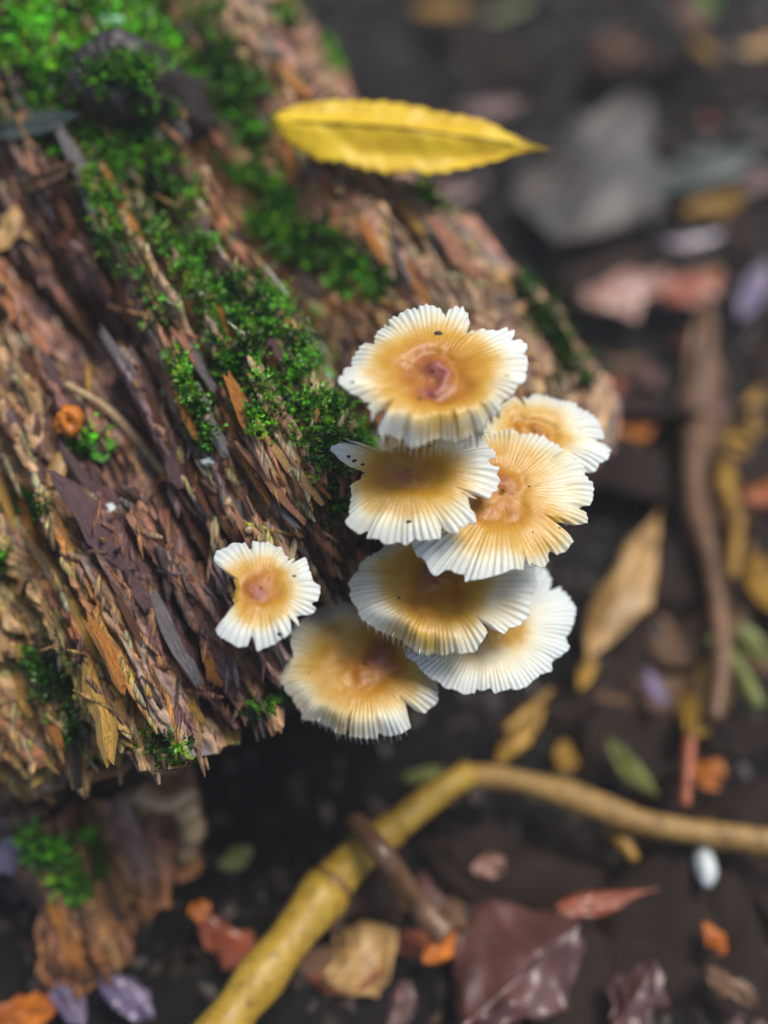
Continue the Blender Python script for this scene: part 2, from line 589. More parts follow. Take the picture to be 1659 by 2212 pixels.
def make_log_mesh(O, ax, bx, nx, Rb, Rn, s_arr, phi_arr, send, prof, seed, tonefn, recess=0.045, rag=0.006, taper=0.0):
    """tube along ax; the crown line (phi=0) passes through O. rows = s, columns = phi"""
    ph, S = np.meshgrid(phi_arr, s_arr)
    t = Rb * np.sin(ph)
    se = send(t, seed) - 0.025 * sst(1.2, 2.2, np.abs(ph))
    wv = ph * Rb
    _, _, cc = cells(wv / 0.0035, wv * 0 + 3.3, seed + 60)
    _, _, cc2 = cells(wv / 0.012, wv * 0 + 1.3, seed + 61)
    se = se + (cc - 0.5) * rag + (cc2 - 0.5) * rag * 1.3
    s0 = s_arr[0]
    frac = (S - s0) / (s_arr[-1] - s0)
    blend = sst(0.45, 1.0, frac)
    Sx = S * (1 - blend) + blend * (s0 + frac * (se - s0))
    h, c1, c2, c3 = log_surface(ph, Sx, prof, seed, Rb, Rn)
    down = 0.004 * sst(0.012, 0.0, se - Sx)
    r = 1.0

    def pos(rb, rn, s):
        x = bx_[None, None] * (rb * np.sin(ph) )[..., None] + nx_[None, None] * (rn * np.cos(ph) - Rn)[..., None] + ax_[None, None] * s[..., None]
        return x + O_

    ax_, bx_, nx_, O_ = (np.array(v) for v in (ax, bx, nx, O))
    wide = 1 + taper * sst(-0.15, 0.0, Sx) * sst(0.0, 0.9, ph) * sst(math.pi, 2.0, ph)
    P = pos((Rb + h - down) * wide, Rn + h - down, Sx)
    tone = tonefn(t, Sx, c1, c2, c3, seed)
    nphi = len(phi_arr)
    rows = [P.reshape(-1, 3)]; tones = [tone.reshape(-1, 3)]
    sv = [Sx.ravel()]; tv = [wv.ravel()]
    # ragged end face, hollowed inwards
    Rl = (h - down)[-1]
    last = Sx[-1]
    ne = 26
    for k in range(1, ne + 1):
        f = k / ne
        sc = 1 - f
        rb = (Rb + Rl) * wide[-1] * sc; rn = (Rn + Rl) * sc
        sk = last * (1 - f) + last.mean() * f - recess * sst(0, 0.6, f) + (fbm(np.cos(phi_arr) * sc * 9 + 5, np.sin(phi_arr) * sc * 9 + 5, seed + 70, 3) - 0.5) * 0.012 * min(1, f * 6)
        x = bx_[None] * (rb * np.sin(phi_arr))[:, None] + nx_[None] * (rn * np.cos(phi_arr) - Rn)[:, None] + ax_[None] * sk[:, None] + O_
        rows.append(x)
        d = np.array(PAL['dark'])[None] * (0.6 + 0.8 * vn(phi_arr * 14, phi_arr * 0 + k * 0.7, seed + 71))[:, None]
        e = max(0, 1 - f * 9)
        tones.append(tone[-1] * e + d * (1 - e))
        sv.append(sk); tv.append(phi_arr * Rb * sc)
    V = np.concatenate(rows); Tn = np.concatenate(tones)
    F = grid_faces(len(s_arr) + ne, nphi, True)
    return V, F, Tn, np.concatenate(sv), np.concatenate(tv)


LRB, LRN = 0.080, 0.072
s_arr = np.concatenate([np.linspace(-0.62, -0.2, 60, endpoint=False), np.linspace(-0.2, 0.03, 470)])
phi_arr = np.concatenate([np.linspace(-2.4, 1.7, 620, endpoint=False), np.linspace(1.7, 2 * math.pi - 2.4, 50, endpoint=False)])
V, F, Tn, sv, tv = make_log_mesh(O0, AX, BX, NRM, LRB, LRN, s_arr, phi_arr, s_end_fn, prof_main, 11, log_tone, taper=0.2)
base_l = O0 - NRM * LRN
log = thing('fallen_log', (base_l.x, base_l.y, 0.0), 'thick rotting log with orange and grey fibres, covered in moss', 'log')
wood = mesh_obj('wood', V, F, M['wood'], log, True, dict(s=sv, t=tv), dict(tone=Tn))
LOGV = [Vector(v) for v in V.tolist()]
BVH = BVHTree.FromPolygons(LOGV, F.tolist())


def hit(x, y):
    r = ray(x, y).normalized()
    p, n, i, d = BVH.ray_cast(CAM, r)
    return p, n


def surf(s, t):
    """log surface seen along the log's own normal"""
    p = O0 + AX * s + BX * t + NRM * 0.08
    h, n, i, d = BVH.ray_cast(p, -NRM)
    return h, n



# wood splinters lying along the grain, each a part of the log
def splinter_mesh(seed):
    r_ = np.random.default_rng(seed)
    V = []; ns = 6; nc = 5
    prof = [0.45, 0.9, 1.0, 0.95, 0.9, 0.5]
    ph0 = r_.random(nc) * 0.7
    for i in range(ns):
        x = i / (ns - 1) - 0.5 + (r_.random() - 0.5) * 0.08
        for k in range(nc):
            a = 2 * math.pi * (k + ph0[k]) / nc
            f = prof[i] * (0.75 + 0.5 * r_.random())
            xx = x + (r_.random() - 0.5) * (0.16 if i in (0, ns - 1) else 0.03)
            V.append((xx, math.cos(a) * 0.5 * f + 0.12 * math.sin(i * 1.3 + seed), math.sin(a) * 0.5 * f))
    F = [tuple(f) for f in grid_faces(ns, nc, True)] + [tuple(range(nc - 1, -1, -1)), tuple((ns - 1) * nc + k for k in range(nc))]
    me = bpy.data.meshes.new('wood_splinter')
    me.from_pydata(V, [], [tuple(int(i) for i in f) for f in F])
    return me


def splinter_mat(name, c):
    m, nt, b = new_mat(name)
    tc = N(nt, 'ShaderNodeTexCoord').outputs['Object']
    mp = N(nt, 'ShaderNodeMapping')
    nt.links.new(tc, mp.inputs[0])
    mp.inputs['Scale'].default_value = (3.5, 13, 13)
    oi = N(nt, 'ShaderNodeObjectInfo').outputs['Random']
    nt.links.new(math_n(nt, 'MULTIPLY', oi, 30.0), mp.inputs['Location'])
    n1 = noise_n(nt, mp.outputs[0], 1.5, 5, 0.65)
    r1 = ramp(nt, [(0.32, tuple(x * 0.25 for x in c)), (0.5, tuple(x * 0.8 for x in c)), (0.7, tuple(min(1, x * 1.25) for x in c))])
    nt.links.new(n1, r1.inputs[0])
    nt.links.new(r1.outputs[0], b.inputs['Base Color'])
    b.inputs['Roughness'].default_value = 0.45
    bump(nt, b, n1, 1.0, 0.0009)
    return m


SPM = {k: splinter_mat('splinter_' + k, tuple(min(0.72, x * 1.3) for x in c)) for k, c in PAL.items()}
SPV = [splinter_mesh(k) for k in range(9)]
SPMESH = {}


def splinter(parent, p, n, ax, L, W, H, key, rot=0.0, dip=0.0, v=None):
    v = random.randrange(9) if v is None else v
    if (v, key) not in SPMESH:
        me = SPV[v].copy()
        me.materials.append(SPM[key])
        SPMESH[(v, key)] = me
    o = bpy.data.objects.new('wood_splinter', SPMESH[(v, key)])
    COL.objects.link(o)
    o.parent = parent
    x = (ax - n * ax.dot(n)).normalized()
    y = n.cross(x)
    x = (x * math.cos(rot) + y * math.sin(rot)).normalized()
    x = (x * math.cos(dip) + n * math.sin(dip)).normalized()
    y = n.cross(x).normalized(); z = x.cross(y)
    mt = Matrix((( x.x * L, y.x * W, z.x * H), (x.y * L, y.y * W, z.y * H), (x.z * L, y.z * W, z.z * H))).to_4x4()
    mt.translation = p - OFF[parent]
    o.matrix_local = mt
    return o


cnt = 0
tries = 0
while cnt < 230 and tries < 4000:
    tries += 1
    s = random.uniform(-0.13, 0.03); t = random.uniform(-0.074, 0.074)
    if s > float(s_end_fn(np.array([t]), 0)[0]) - 0.006: continue
    p, n = surf(s, t)
    if p is None: continue
    q = t / DEEP
    if q < -330: ks = ['orange', 'yel', 'tan', 'tan', 'brown', 'purple', 'dark']
    elif q < -40: ks = ['purple', 'purple', 'grey', 'brown', 'pink', 'dark']
    elif q < 150: ks = ['tan', 'orange', 'pink', 'grey', 'tan']
    elif q < 500: ks = ['grey', 'purple', 'dark', 'pink']
    else: ks = ['pink', 'tan', 'grey', 'orange']
    nn = (n * 0.3 + NRM * 0.7).normalized()
    L = random.uniform(0.008, 0.026)
    splinter(log, p - nn * 0.0005, nn, AX, L, random.uniform(0.0014, 0.0036), random.uniform(0.0012, 0.0024),
             random.choice(ks), random.gauss(0, 0.07), random.gauss(0, 0.05))
    cnt += 1
# fine loose fibres and flakes, too small to pick apart
r_ = np.random.default_rng(55)
FV, FF, FC = [], [], []
nf = 0
while nf < 5200:
    s = r_.uniform(-0.15, 0.035); t = r_.uniform(-0.079, 0.079)
    if s > float(s_end_fn(np.array([t]), 0)[0]) + 0.002: continue
    p, n = surf(s, t)
    nf += 1
    if p is None: continue
    nn = (n * 0.5 + NRM * 0.5).normalized()
    x = (AX - nn * AX.dot(nn)).normalized()
    a = r_.normal() * 0.12
    y = nn.cross(x)
    x = (x * math.cos(a) + y * math.sin(a) + nn * r_.normal() * 0.10).normalized()
    y = nn.cross(x).normalized()
    L = r_.uniform(0.0025, 0.010) * (0.6 + 0.8 * r_.random()); W_ = r_.uniform(0.0003, 0.0010); H_ = W_ * r_.uniform(0.5, 1.1)
    b = len(FV)
    for (f, k) in ((-0.5, 0.35), (-0.2, 1.0), (0.2, 0.9), (0.5, 0.3)):
        c_ = p + x * (L * f) + y * (r_.normal() * W_ * 0.3)
        FV += [tuple(c_ + y * W_ * k), tuple(c_ + nn * H_ * k * 1.4), tuple(c_ - y * W_ * k), tuple(c_ - nn * H_ * k)]
    for i in range(3):
        for j in range(4):
            FF.append((b + i * 4 + j, b + i * 4 + (j + 1) % 4, b + i * 4 + 4 + (j + 1) % 4, b + i * 4 + 4 + j))
    FF += [(b + 3, b + 2, b + 1, b), (b + 12, b + 13, b + 14, b + 15)]
    cid = r_.random(3)
    col = log_tone(np.array([[t]]), np.array([[s]]), *[np.array([[v]]) for v in cid], 11)[0, 0] * r_.uniform(0.45, 1.8)
    FC += [tuple(np.clip(col, 0, 0.75))] * 16
FV = np.array(FV)
tag(mesh_obj('wood_fibres', FV, FF, M['wood'], log, False, dict(s=FV[:, 0] * 0.2 + FV[:, 1], t=FV[:, 0] * 1.3), dict(tone=FC)), 'fine loose fibres and flakes of the rotten wood', None, None, 'stuff')
# the long pale ridges that can be followed in the photograph
for (x0, y0, x1, y1, wpx, key) in [(300, 550, 370, 690, 22, 'tan'), (350, 640, 430, 790, 24, 'pink'), (400, 730, 470, 850, 24, 'tan'),
                                  (460, 840, 540, 960, 30, 'tan'), (470, 700, 560, 850, 26, 'orange'), (540, 830, 610, 930, 22, 'tan'),
                                  (480, 880, 570, 1080, 24, 'orange'), (520, 960, 640, 1130, 26, 'pink'), (580, 950, 690, 1100, 22, 'tan'),
                                  (620, 960, 700, 1080, 16, 'orange'), (540, 1020, 640, 1150, 20, 'grey'), (510, 940, 600, 1100, 16, 'dark'),
                                  (395, 200, 520, 360, 30, 'pink'), (440, 1420, 480, 1480, 30, 'orange'), (390, 1480, 445, 1560, 34, 'yel'),
                                  (180, 1450, 260, 1620, 50, 'yel'), (200, 1340, 270, 1480, 40, 'orange'), (20, 1000, 100, 1250, 34, 'orange'),
                                  (90, 1180, 190, 1370, 34, 'tan'), (130, 1060, 260, 1200, 60, 'purple'), (240, 1180, 330, 1320, 50, 'purple'),
                                  (330, 1290, 430, 1480, 40, 'grey'), (930, 480, 1020, 600, 50, 'pink'), (1010, 560, 1090, 660, 40, 'tan'),
                                  (860, 430, 920, 530, 30, 'yel'), (590, 130, 660, 220, 40, 'orange'), (600, 570, 645, 670, 30, 'brown')]:
    h0, n0 = hit(x0, y0); h1, n1 = hit(x1, y1); hm, nm = hit((x0 + x1) / 2, (y0 + y1) / 2)
    if h0 is None or h1 is None or hm is None: continue
    d = h1 - h0
    if d.length > 0.05 : d = d.normalized() * 0.03
    n = (NRM * 0.8 + nm * 0.2).normalized()
    splinter(log, hm + n * 0.0009, n, d.normalized(), d.length * 1.05, wpx * DEEP, wpx * DEEP * 0.6, key)

# broken branch stub on the log, dark and knotty
kp, kn = hit(275, 215)
kc = kp + NRM * 0.006
th = np.linspace(0, 2 * math.pi, 72, endpoint=False)
kv = []
kd = (NRM * 0.75 + Vector((0, -0.35, 0.2)) - BX * 0.2).normalized()
ku = kd.cross(AX).normalized(); kw = kd.cross(ku)
rows = [(-0.022, 1.35), (-0.014, 1.2), (-0.008, 1.1), (-0.003, 1.02), (0.001, 1.0), (0.004, 0.97), (0.007, 0.9), (0.009, 0.76), (0.0098, 0.55), (0.0098, 0.35), (0.0099, 0.18), (0.0099, 0.01)]
for i, (z, f) in enumerate(rows):
    n_ = fbm(np.cos(th) * 3 + 9, np.sin(th) * 3 + i * 0.35, 77, 4)
    r_ = 0.0092 * f * (0.70 + 0.6 * n_)
    zz = z + 0.003 * (fbm(np.cos(th) * 4 * f + 2, np.sin(th) * 4 * f + 4, 78, 3) - 0.5)
    pts = np.array(kc)[None] + np.array(ku)[None] * (np.cos(th) * r_ * 1.08)[:, None] + np.array(kw)[None] * (np.sin(th) * r_)[:, None] + np.array(kd)[None] * zz[:, None]
    kv.append(pts)
stub = mesh_obj('branch_stub', np.concatenate(kv), grid_faces(len(rows), 72, True), M['bark'], log)
stub['label'] = 'knotty dark stub of a broken branch with moss on top'
STUB = BVHTree.FromPolygons([Vector(v) for v in np.concatenate(kv).tolist()], grid_faces(len(rows), 72, True).tolist())


def hit2(x, y):
    r = ray(x, y).normalized()
    best = (None, None, 9)
    for b in (BVH, STUB):
        p, n, i, d = b.ray_cast(CAM, r)
        if p is not None and d < best[2]: best = (p, n, d)
    return best[0], best[1]


# ------------------------------------------------------------------ moss
MOSSV, MOSSF, MOSSC = [], [], []


def moss_shoot(V, Fq, C, p, n, L, leaves, size, col, r_):
    n = Vector(n)
    d = (n * 0.75 + Vector((r_.normal() * 0.55, r_.normal() * 0.55, r_.normal() * 0.3 + 0.25))).normalized()
    side = d.orthogonal().normalized()
    curl = Vector((r_.normal(), r_.normal(), r_.normal())) * 0.35
    for k in range(leaves):
        f = (k + 0.5) / leaves
        c = p + d * (L * f) + curl * (L * f * f)
        a = k * 2.4 + r_.random()
        o = Matrix.Rotation(a, 3, d) @ side
        ld = (o * (0.9 - 0.4 * f) + d * (0.35 + 0.7 * f)).normalized()
        sz = size * (1.1 - 0.5 * f) * (0.7 + 0.6 * r_.random())
        wd = ld.cross(d).normalized() * (sz * 0.28)
        droop = d * (-0.12 * sz)
        b = len(V)
        V.extend([tuple(c), tuple(c + ld * sz * 0.5 + wd), tuple(c + ld * sz + droop), tuple(c + ld * sz * 0.5 - wd)])
        Fq.append((b, b + 1, b + 2, b + 3))
        g = 0.75 + 0.55 * r_.random()
        cc = (col[0] * g, col[1] * g, col[2] * g)
        C.extend([cc] * 4)


def moss_patch(strokes, label, seed, hitfn):
    r_ = np.random.default_rng(seed)
    V, Fq, C = [], [], []
    greens = [(0.12, 0.50, 0.012), (0.07, 0.24, 0.010), (0.03, 0.095, 0.010), (0.22, 0.42, 0.015), (0.012, 0.045, 0.008)]
    for (x0, y0, x1, y1, wpx, cnt, br, sz) in strokes:
        for k in range(int(cnt * 1.45)):
            f = r_.random()
            x = x0 + (x1 - x0) * f + r_.normal() * wpx * 0.5
            y = y0 + (y1 - y0) * f + r_.normal() * wpx * 0.5
            if fbm(np.array([x / 38.0]), np.array([y / 38.0]), 5, 3)[0] < 0.465 and r_.random() < 0.93: continue
            p, n = hitfn(x, y)
            if p is None: continue
            gi = greens[int(r_.choice(5, p=[0.20, 0.22, 0.24, 0.12, 0.22]))]
            g = br * (0.35 + 1.5 * float(fbm(np.array([x / 60.0 + 9]), np.array([y / 60.0]), 6, 2)[0]) - 0.1)
            col = tuple(c * g for c in gi)
            moss_shoot(V, Fq, C, p - n * 0.0004, (n * 0.5 + NRM * 0.5).normalized(), 0.0022 * sz * (0.6 + 0.9 * r_.random()), 9, 0.0013 * sz, col, r_)
    o = mesh_obj('moss', V, Fq, M['moss'], None, True, None, dict(tone=C))
    tag(o, label, 'moss', None, 'stuff')
    return o


moss_patch([(0, 20, 420, 30, 90, 520, 1.5, 1.9), (0, 110, 300, 150, 90, 420, 1.4, 1.8), (30, 230, 170, 260, 70, 200, 1.0, 1.5), (260, 60, 330, 110, 50, 160, 1.9, 1.9),
            (390, 150, 560, 330, 36, 300, 1.3, 1.5), (430, 100, 560, 230, 60, 200, 0.8, 1.5), (130, 40, 200, 200, 40, 160, 1.7, 1.8)],
           'lush bright green moss carpeting the log around the dark branch stub', 1, hit)
moss_patch([(190, 160, 360, 140, 20, 260, 1.0, 1.0), (240, 130, 320, 175, 24, 200, 1.2, 1.0), (200, 190, 380, 250, 40, 60, 0.6, 1.0)],
           'small yellow green moss cushion on top of the dark branch stub', 2, hit2)
moss_patch([(200, 290, 240, 580, 34, 420, 1.0, 1.2), (260, 330, 420, 560, 70, 1000, 0.9, 1.15), (300, 270, 380, 420, 50, 260, 0.6, 1.1), (340, 470, 470, 640, 46, 420, 0.9, 1.1), (280, 520, 360, 700, 26, 200, 0.9, 1.1),
            (430, 600, 560, 800, 46, 700, 0.95, 1.1), (530, 610, 680, 780, 44, 750, 1.05, 1.1), (600, 800, 740, 1000, 44, 800, 0.9, 1.05), (690, 960, 740, 1120, 28, 300, 0.9, 1.0),
            (390, 770, 460, 970, 30, 360, 0.9, 1.1), (470, 770, 570, 920, 36, 460, 0.9, 1.05), (640, 880, 720, 960, 30, 260, 1.0, 1.0), (720, 860, 800, 960, 26, 200, 0.8, 1.0)],
           'ragged dark green moss running down the pale split ridge towards the mushrooms', 3, hit)
moss_patch([(500, 350, 700, 520, 26, 480, 1.3, 1.3), (560, 480, 760, 610, 36, 650, 1.1, 1.2), (700, 520, 830, 650, 30, 420, 0.9, 1.15), (590, 500, 620, 560, 20, 120, 1.5, 1.2)],
           'bright moss along the shoulder of the log below the yellow leaf', 4, hit)
moss_patch([(690, 60, 735, 140, 18, 120, 1.2, 1.5), (600, 20, 645, 60, 22, 120, 1.0, 1.5), (900, 410, 1000, 450, 26, 160, 0.9, 1.3), (1050, 400, 1150, 520, 20, 260, 1.4, 1.4),
            (1140, 510, 1220, 620, 14, 200, 1.1, 1.3), (960, 390, 1060, 420, 16, 80, 0.9, 1.3), (830, 200, 1000, 340, 10, 120, 0.9, 1.3), (1120, 610, 1255, 830, 30, 260, 0.35, 1.2)],
           'thin moss fringe on the far ridge of the log by the litter', 5, hit)
moss_patch([(80, 1390, 140, 1510, 30, 300, 0.55, 1.2), (0, 1210, 30, 1270, 22, 120, 0.9, 1.3), (40, 1090, 100, 1105, 18, 90, 0.9, 1.3), (180, 955, 255, 975, 14, 100, 1.9, 1.6),
            (150, 1530, 180, 1600, 18, 80, 0.6, 1.1), (540, 1540, 620, 1500, 24, 90, 0.6, 1.2), (340, 1600, 470, 1650, 26, 90, 0.7, 1.2), (700, 1130, 720, 1190, 14, 50, 1.1, 1.0)],
           'scattered small moss tufts on the orange broken end of the log', 6, hit)


# ------------------------------------------------------------------ mushrooms
def view(x0, y0, sc):
    return lambda p: ((x0 + p[0] / sc) * 0.6636, (y0 + p[1] / sc) * 0.6636)


V1 = view(1050, 950, 2.37); V3 = view(1050, 1370, 2.765); VA = view(650, 900, 1.185); VB = view(650, 1650, 1.185)


def wrapd(a): return (a + math.pi) % (2 * math.pi) - math.pi


def mushroom(vw, center, outline, depth, tilt, label, pleats=72, dome=0.05, cup=0.0, umbo=0.05, ring=0.03, curls=(), wav=0.03, stretch=1.0,
             seed=0, specks=(), pk=0.6, off=(0.0, 0.0)):
    """center and outline are pixels in the zoomed view vw; tilt = (towards picture right, towards picture bottom) in degrees"""
    r_ = np.random.default_rng(seed)
    cp = vw(center)
    c = at(cp[0], cp[1], depth)
    n = Vector((math.sin(R(tilt[0])), -math.sin(R(tilt[1])), 1)).normalized()
    e1 = Vector((1, 0, 0)); e1 = (e1 - n * e1.dot(n)).normalized(); e2 = n.cross(e1)
    ang, rad = [], []
    for p in outline:
        x, y = vw(p)
        w_ = onplane(x, y, c, n) - c
        ang.append(math.atan2(w_.dot(e2), w_.dot(e1))); rad.append(w_.length)
    o = np.argsort(ang)
    ang = np.array(ang)[o]; rad = np.array(rad)[o]
    ang = np.concatenate([[ang[-1] - 2 * math.pi], ang, [ang[0] + 2 * math.pi]]); rad = np.concatenate([[rad[-1]], rad, [rad[0]]])
    NT, NR = 640, 40
    th = np.linspace(-math.pi, math.pi, NT, endpoint=False)
    Rm = np.interp(th, ang, rad)
    Rref = float(np.percentile(Rm, 75))
    # pleat phase: uneven spacing round the cap
    jit = 0.5 * np.sin(3 * th + seed) + 0.35 * np.sin(7 * th + 2 * seed) + 0.25 * np.sin(13 * th + seed * 3)
    ph = pleats * th + 2.2 * jit
    saw = (0.55 * np.sin(ph / 2) ** 2 + 0.45 * np.abs(np.sin(ph / 2))) * (0.45 + 1.1 * vn(th * 9 + 70, th * 0, seed + 11)) + 0.25 * vn(th * 60 + 70, th * 0, seed + 12)
    big = np.sin(th * 17 + 2 * np.sin(th * 5 + seed)) * 0.5
    cren = 1 + 0.006 * (saw - 0.6) + 0.035 * (vn(th * 8 + 50, th * 0, seed) - 0.5) * 2 + 0.02 * (vn(th * 26 + 50, th * 0, seed + 3) - 0.5)
    cren = cren - 0.09 * sst(0.86, 0.97, vn(th * 6.5 + 90, th * 0, seed + 4))
    Rm = Rm * cren
    rho = np.concatenate([np.linspace(0.015, 0.8, NR - 14, endpoint=False), np.linspace(0.8, 1.0, 14)])
    RR = rho[:, None] * Rm[None]
    x = RR / Rref
    TH = np.broadcast_to(th, x.shape)
    z = -dome * x ** 2 + cup * x ** 3
    lx = x * np.cos(TH); ly = x * np.sin(TH)
    wx = (fbm(lx * 2.5 + 31, ly * 2.5 + 17, seed + 40, 3) - 0.5) * 0.5; wy = (fbm(lx * 2.5 + 71, ly * 2.5 + 57, seed + 41, 3) - 0.5) * 0.5
    xe = np.hypot(lx + (wx - off[0]) * sst(0.75, 0.2, x), ly + (wy - off[1]) * sst(0.75, 0.2, x))
    z = z + umbo * np.exp(-(xe / 0.14) ** 2) - ring * np.exp(-((xe - 0.26) / 0.13) ** 2)
    z = z + 0.030 * (fbm(lx * 5 + 20, ly * 5 + 20, seed + 42, 4) - 0.5) * sst(0.8, 0.2, x)
    z = z + 0.012 * (fbm(lx * 9 + 20, ly * 9 + 20, seed + 5, 3) - 0.5) * sst(0.35, 0.1, x)
    z = z + wav * x ** 2 * (np.sin(2 * TH + seed) * 0.6 + np.sin(3 * TH + seed * 1.7) * 0.7 + 0.5 * np.sin(5 * TH + seed * 2.3))
    # each pleat group bends a little by itself
    z = z + 0.09 * (vn(TH * 4.5 + 30, TH * 0, seed + 8) - 0.5) * sst(0.45, 1.0, x)
    dn = np.full(th.shape, 0.05)
    for (a0, width, amt) in curls:
        dn = dn + amt * np.exp(-((wrapd(th - R(a0))) / R(width)) ** 2)
    z = z - dn[None] * sst(0.72, 1.05, rho)[:, None] ** 2
    amp = 0.021 * sst(0.55, 0.95, x) + 0.0018 * sst(0.25, 0.5, x)
    z = z + amp * (saw[None] - 0.6) * (0.75 + 0.5 * vn(TH * 20, x * 3, seed + 6))
    z = z + 0.012 * big[None] * sst(0.4, 1, x)
    top = np.stack([RR * np.cos(TH), RR * np.sin(TH), z * Rref], -1)
    thick = Rref * (0.10 * np.clip(1 - rho, 0, 1) ** 1.3 + 0.012)
    bot = top.copy()[::-1]
    bot[..., 2] -= thick[::-1][:, None]
    bot[0, :, 2] = top[-1, :, 2] - Rref * 0.012
    P = np.concatenate([top.reshape(-1, 3), bot.reshape(-1, 3)])
    rrA = np.concatenate([xe.ravel(), x[::-1].ravel() * 0.3 + 0.75]) * stretch * 0.91
    thA = np.concatenate([TH.ravel(), TH.ravel()]) + seed
    edA = np.concatenate([np.broadcast_to(rho[:, None], x.shape).ravel()] * 2)
    nr2 = 2 * NR
    Fq = grid_faces(nr2, NT, True)
    capx = np.array([NT * (nr2 - 1), 0])
    W3 = np.array([tuple(e1), tuple(e2), tuple(n)])

    def world(Q): return np.asarray(Q) @ W3 + np.array(c)

    # closing discs
    P = np.concatenate([P, [[0, 0, z[0].mean() * Rref], [0, 0, bot[-1, :, 2].mean()]]])
    rrA = np.concatenate([rrA, [xe[0].mean() * stretch, 0.8]]); thA = np.concatenate([thA, [0, 0]]); edA = np.concatenate([edA, [0, 0]])
    j = np.arange(NT); j2 = (j + 1) % NT
    ct = len(P) - 2
    F1 = np.stack([np.full(NT, ct), j2, j, j], -1)[:, :3]
    tri = np.concatenate([F1, np.stack([np.full(NT, ct + 1), NT * (nr2 - 1) + j, NT * (nr2 - 1) + j2], -1)])
    quads_as_tri = np.concatenate([Fq[:, [0, 2, 1]], Fq[:, [0, 3, 2]]])
    faces = np.concatenate([quads_as_tri, tri])
    # stalk: from under the cap to the log
    under = c - n * (Rref * 0.13)
    tgt = STALK.get(label)
    foot, fn, _, _ = BVH.find_nearest(under - Vector((0, 0, 0.02)) + (BASE - under) * 0.65)
    root = thing('mushroom', foot, label, 'mushroom', None)
    cap = mesh_obj('cap', world(P), faces, M['cap'], root, True, dict(rr=rrA, th=thA, edge=edA, pk=np.full(len(rrA), pk)))
    # gills: thin blades under the cap
    GV, GF = [], []
    zi = lambda k, i: z[i, k] * Rref
    NG = pleats
    for g in range(NG):
        k = int((g + 0.5) * NT / NG + r_.integers(-2, 3)) % NT
        full = g % 2 == 0
        xs = np.linspace(0.16 if full else 0.45, (1.0 + 0.012 * r_.random()) if dn[k] > 0.11 else 0.965, 8)
        b0 = len(GV)
        tx = np.array([-math.sin(th[k]), math.cos(th[k])]) * Rref * 0.006
        curl_here = dn[k]
        gd_e = 0.035 + 0.05 * r_.random() + (0.16 * min(1, curl_here * 4) * (0.4 + r_.random()) if curl_here > 0.1 else 0)
        for xx in xs:
            i = min(int(np.searchsorted(rho, xx)), NR - 1)
            rr_ = xx * Rm[k]
            tz = z[i, k] * Rref - thick[i] * 0.7
            dep = Rref * (0.10 * math.sin(math.pi * min(1, xx) ** 0.8) * 0.9 + gd_e * xx ** 6 + 0.01)
            bx_, by_ = rr_ * math.cos(th[k]), rr_ * math.sin(th[k])
            GV += [(bx_ - tx[0], by_ - tx[1], tz), (bx_ + tx[0], by_ + tx[1], tz), (bx_ + tx[0] * 0.4, by_ + tx[1] * 0.4, tz - dep), (bx_ - tx[0] * 0.4, by_ - tx[1] * 0.4, tz - dep)]
        for i in range(len(xs) - 1):
            for q in range(4):
                GF.append((b0 + i * 4 + q, b0 + i * 4 + (q + 1) % 4, b0 + i * 4 + 4 + (q + 1) % 4, b0 + i * 4 + 4 + q))
        GF.append((b0, b0 + 1, b0 + 2, b0 + 3)); e_ = b0 + (len(xs) - 1) * 4; GF.append((e_ + 3, e_ + 2, e_ + 1, e_))
    gl = mesh_obj('gills', world(GV), GF, M['gill'], root, False)
    # stalk
    L = (foot - under).length
    pts = bez(under, under - n * L * 0.45, foot + fn * L * 0.35, foot - fn * 0.004, 14)
    sv_, sf_ = tube(pts, [Rref * (0.10 + 0.03 * abs(i / 13 - 0.3)) for i in range(14)], 12, 0.08, seed)
    mesh_obj('stalk', sv_, sf_, M['stem'], root)
    # dirt specks stuck on the cap
    for (sx, sy, sr) in specks:
        px, py = vw((sx, sy))
        w_ = onplane(px, py, c, n) - c
        a = math.atan2(w_.dot(e2), w_.dot(e1)); rr_ = w_.length
        k = int((a + math.pi) / (2 * math.pi) * NT) % NT
        i = int(np.argmin(np.abs(RR[:, k] - rr_)))
        pp = Vector(world(top[i, k][None])[0])
        sr = sr * DEEP * 0.6
        tt = np.linspace(0, 2 * math.pi, 8, endpoint=False)
        V_ = []
        for (hh, f) in ((-0.3, 1.0), (0.15, 0.9), (0.35, 0.4)):
            for q in tt:
                f2 = f * sr * (0.8 + 0.4 * r_.random())
                V_.append(tuple(pp + e1 * (math.cos(q) * f2 * 1.2) + e2 * (math.sin(q) * f2 * 0.8) + n * (hh * sr)))
        sp = mesh_obj('speck', V_, list(map(tuple, grid_faces(3, 8, True))) + [(16, 17, 18, 19), (16, 19, 20, 23), (20, 21, 22, 23)], M['speck'], cap)
    return root


STALK = {}
BASE = hit(690, 1120)[0] - NRM * 0.012

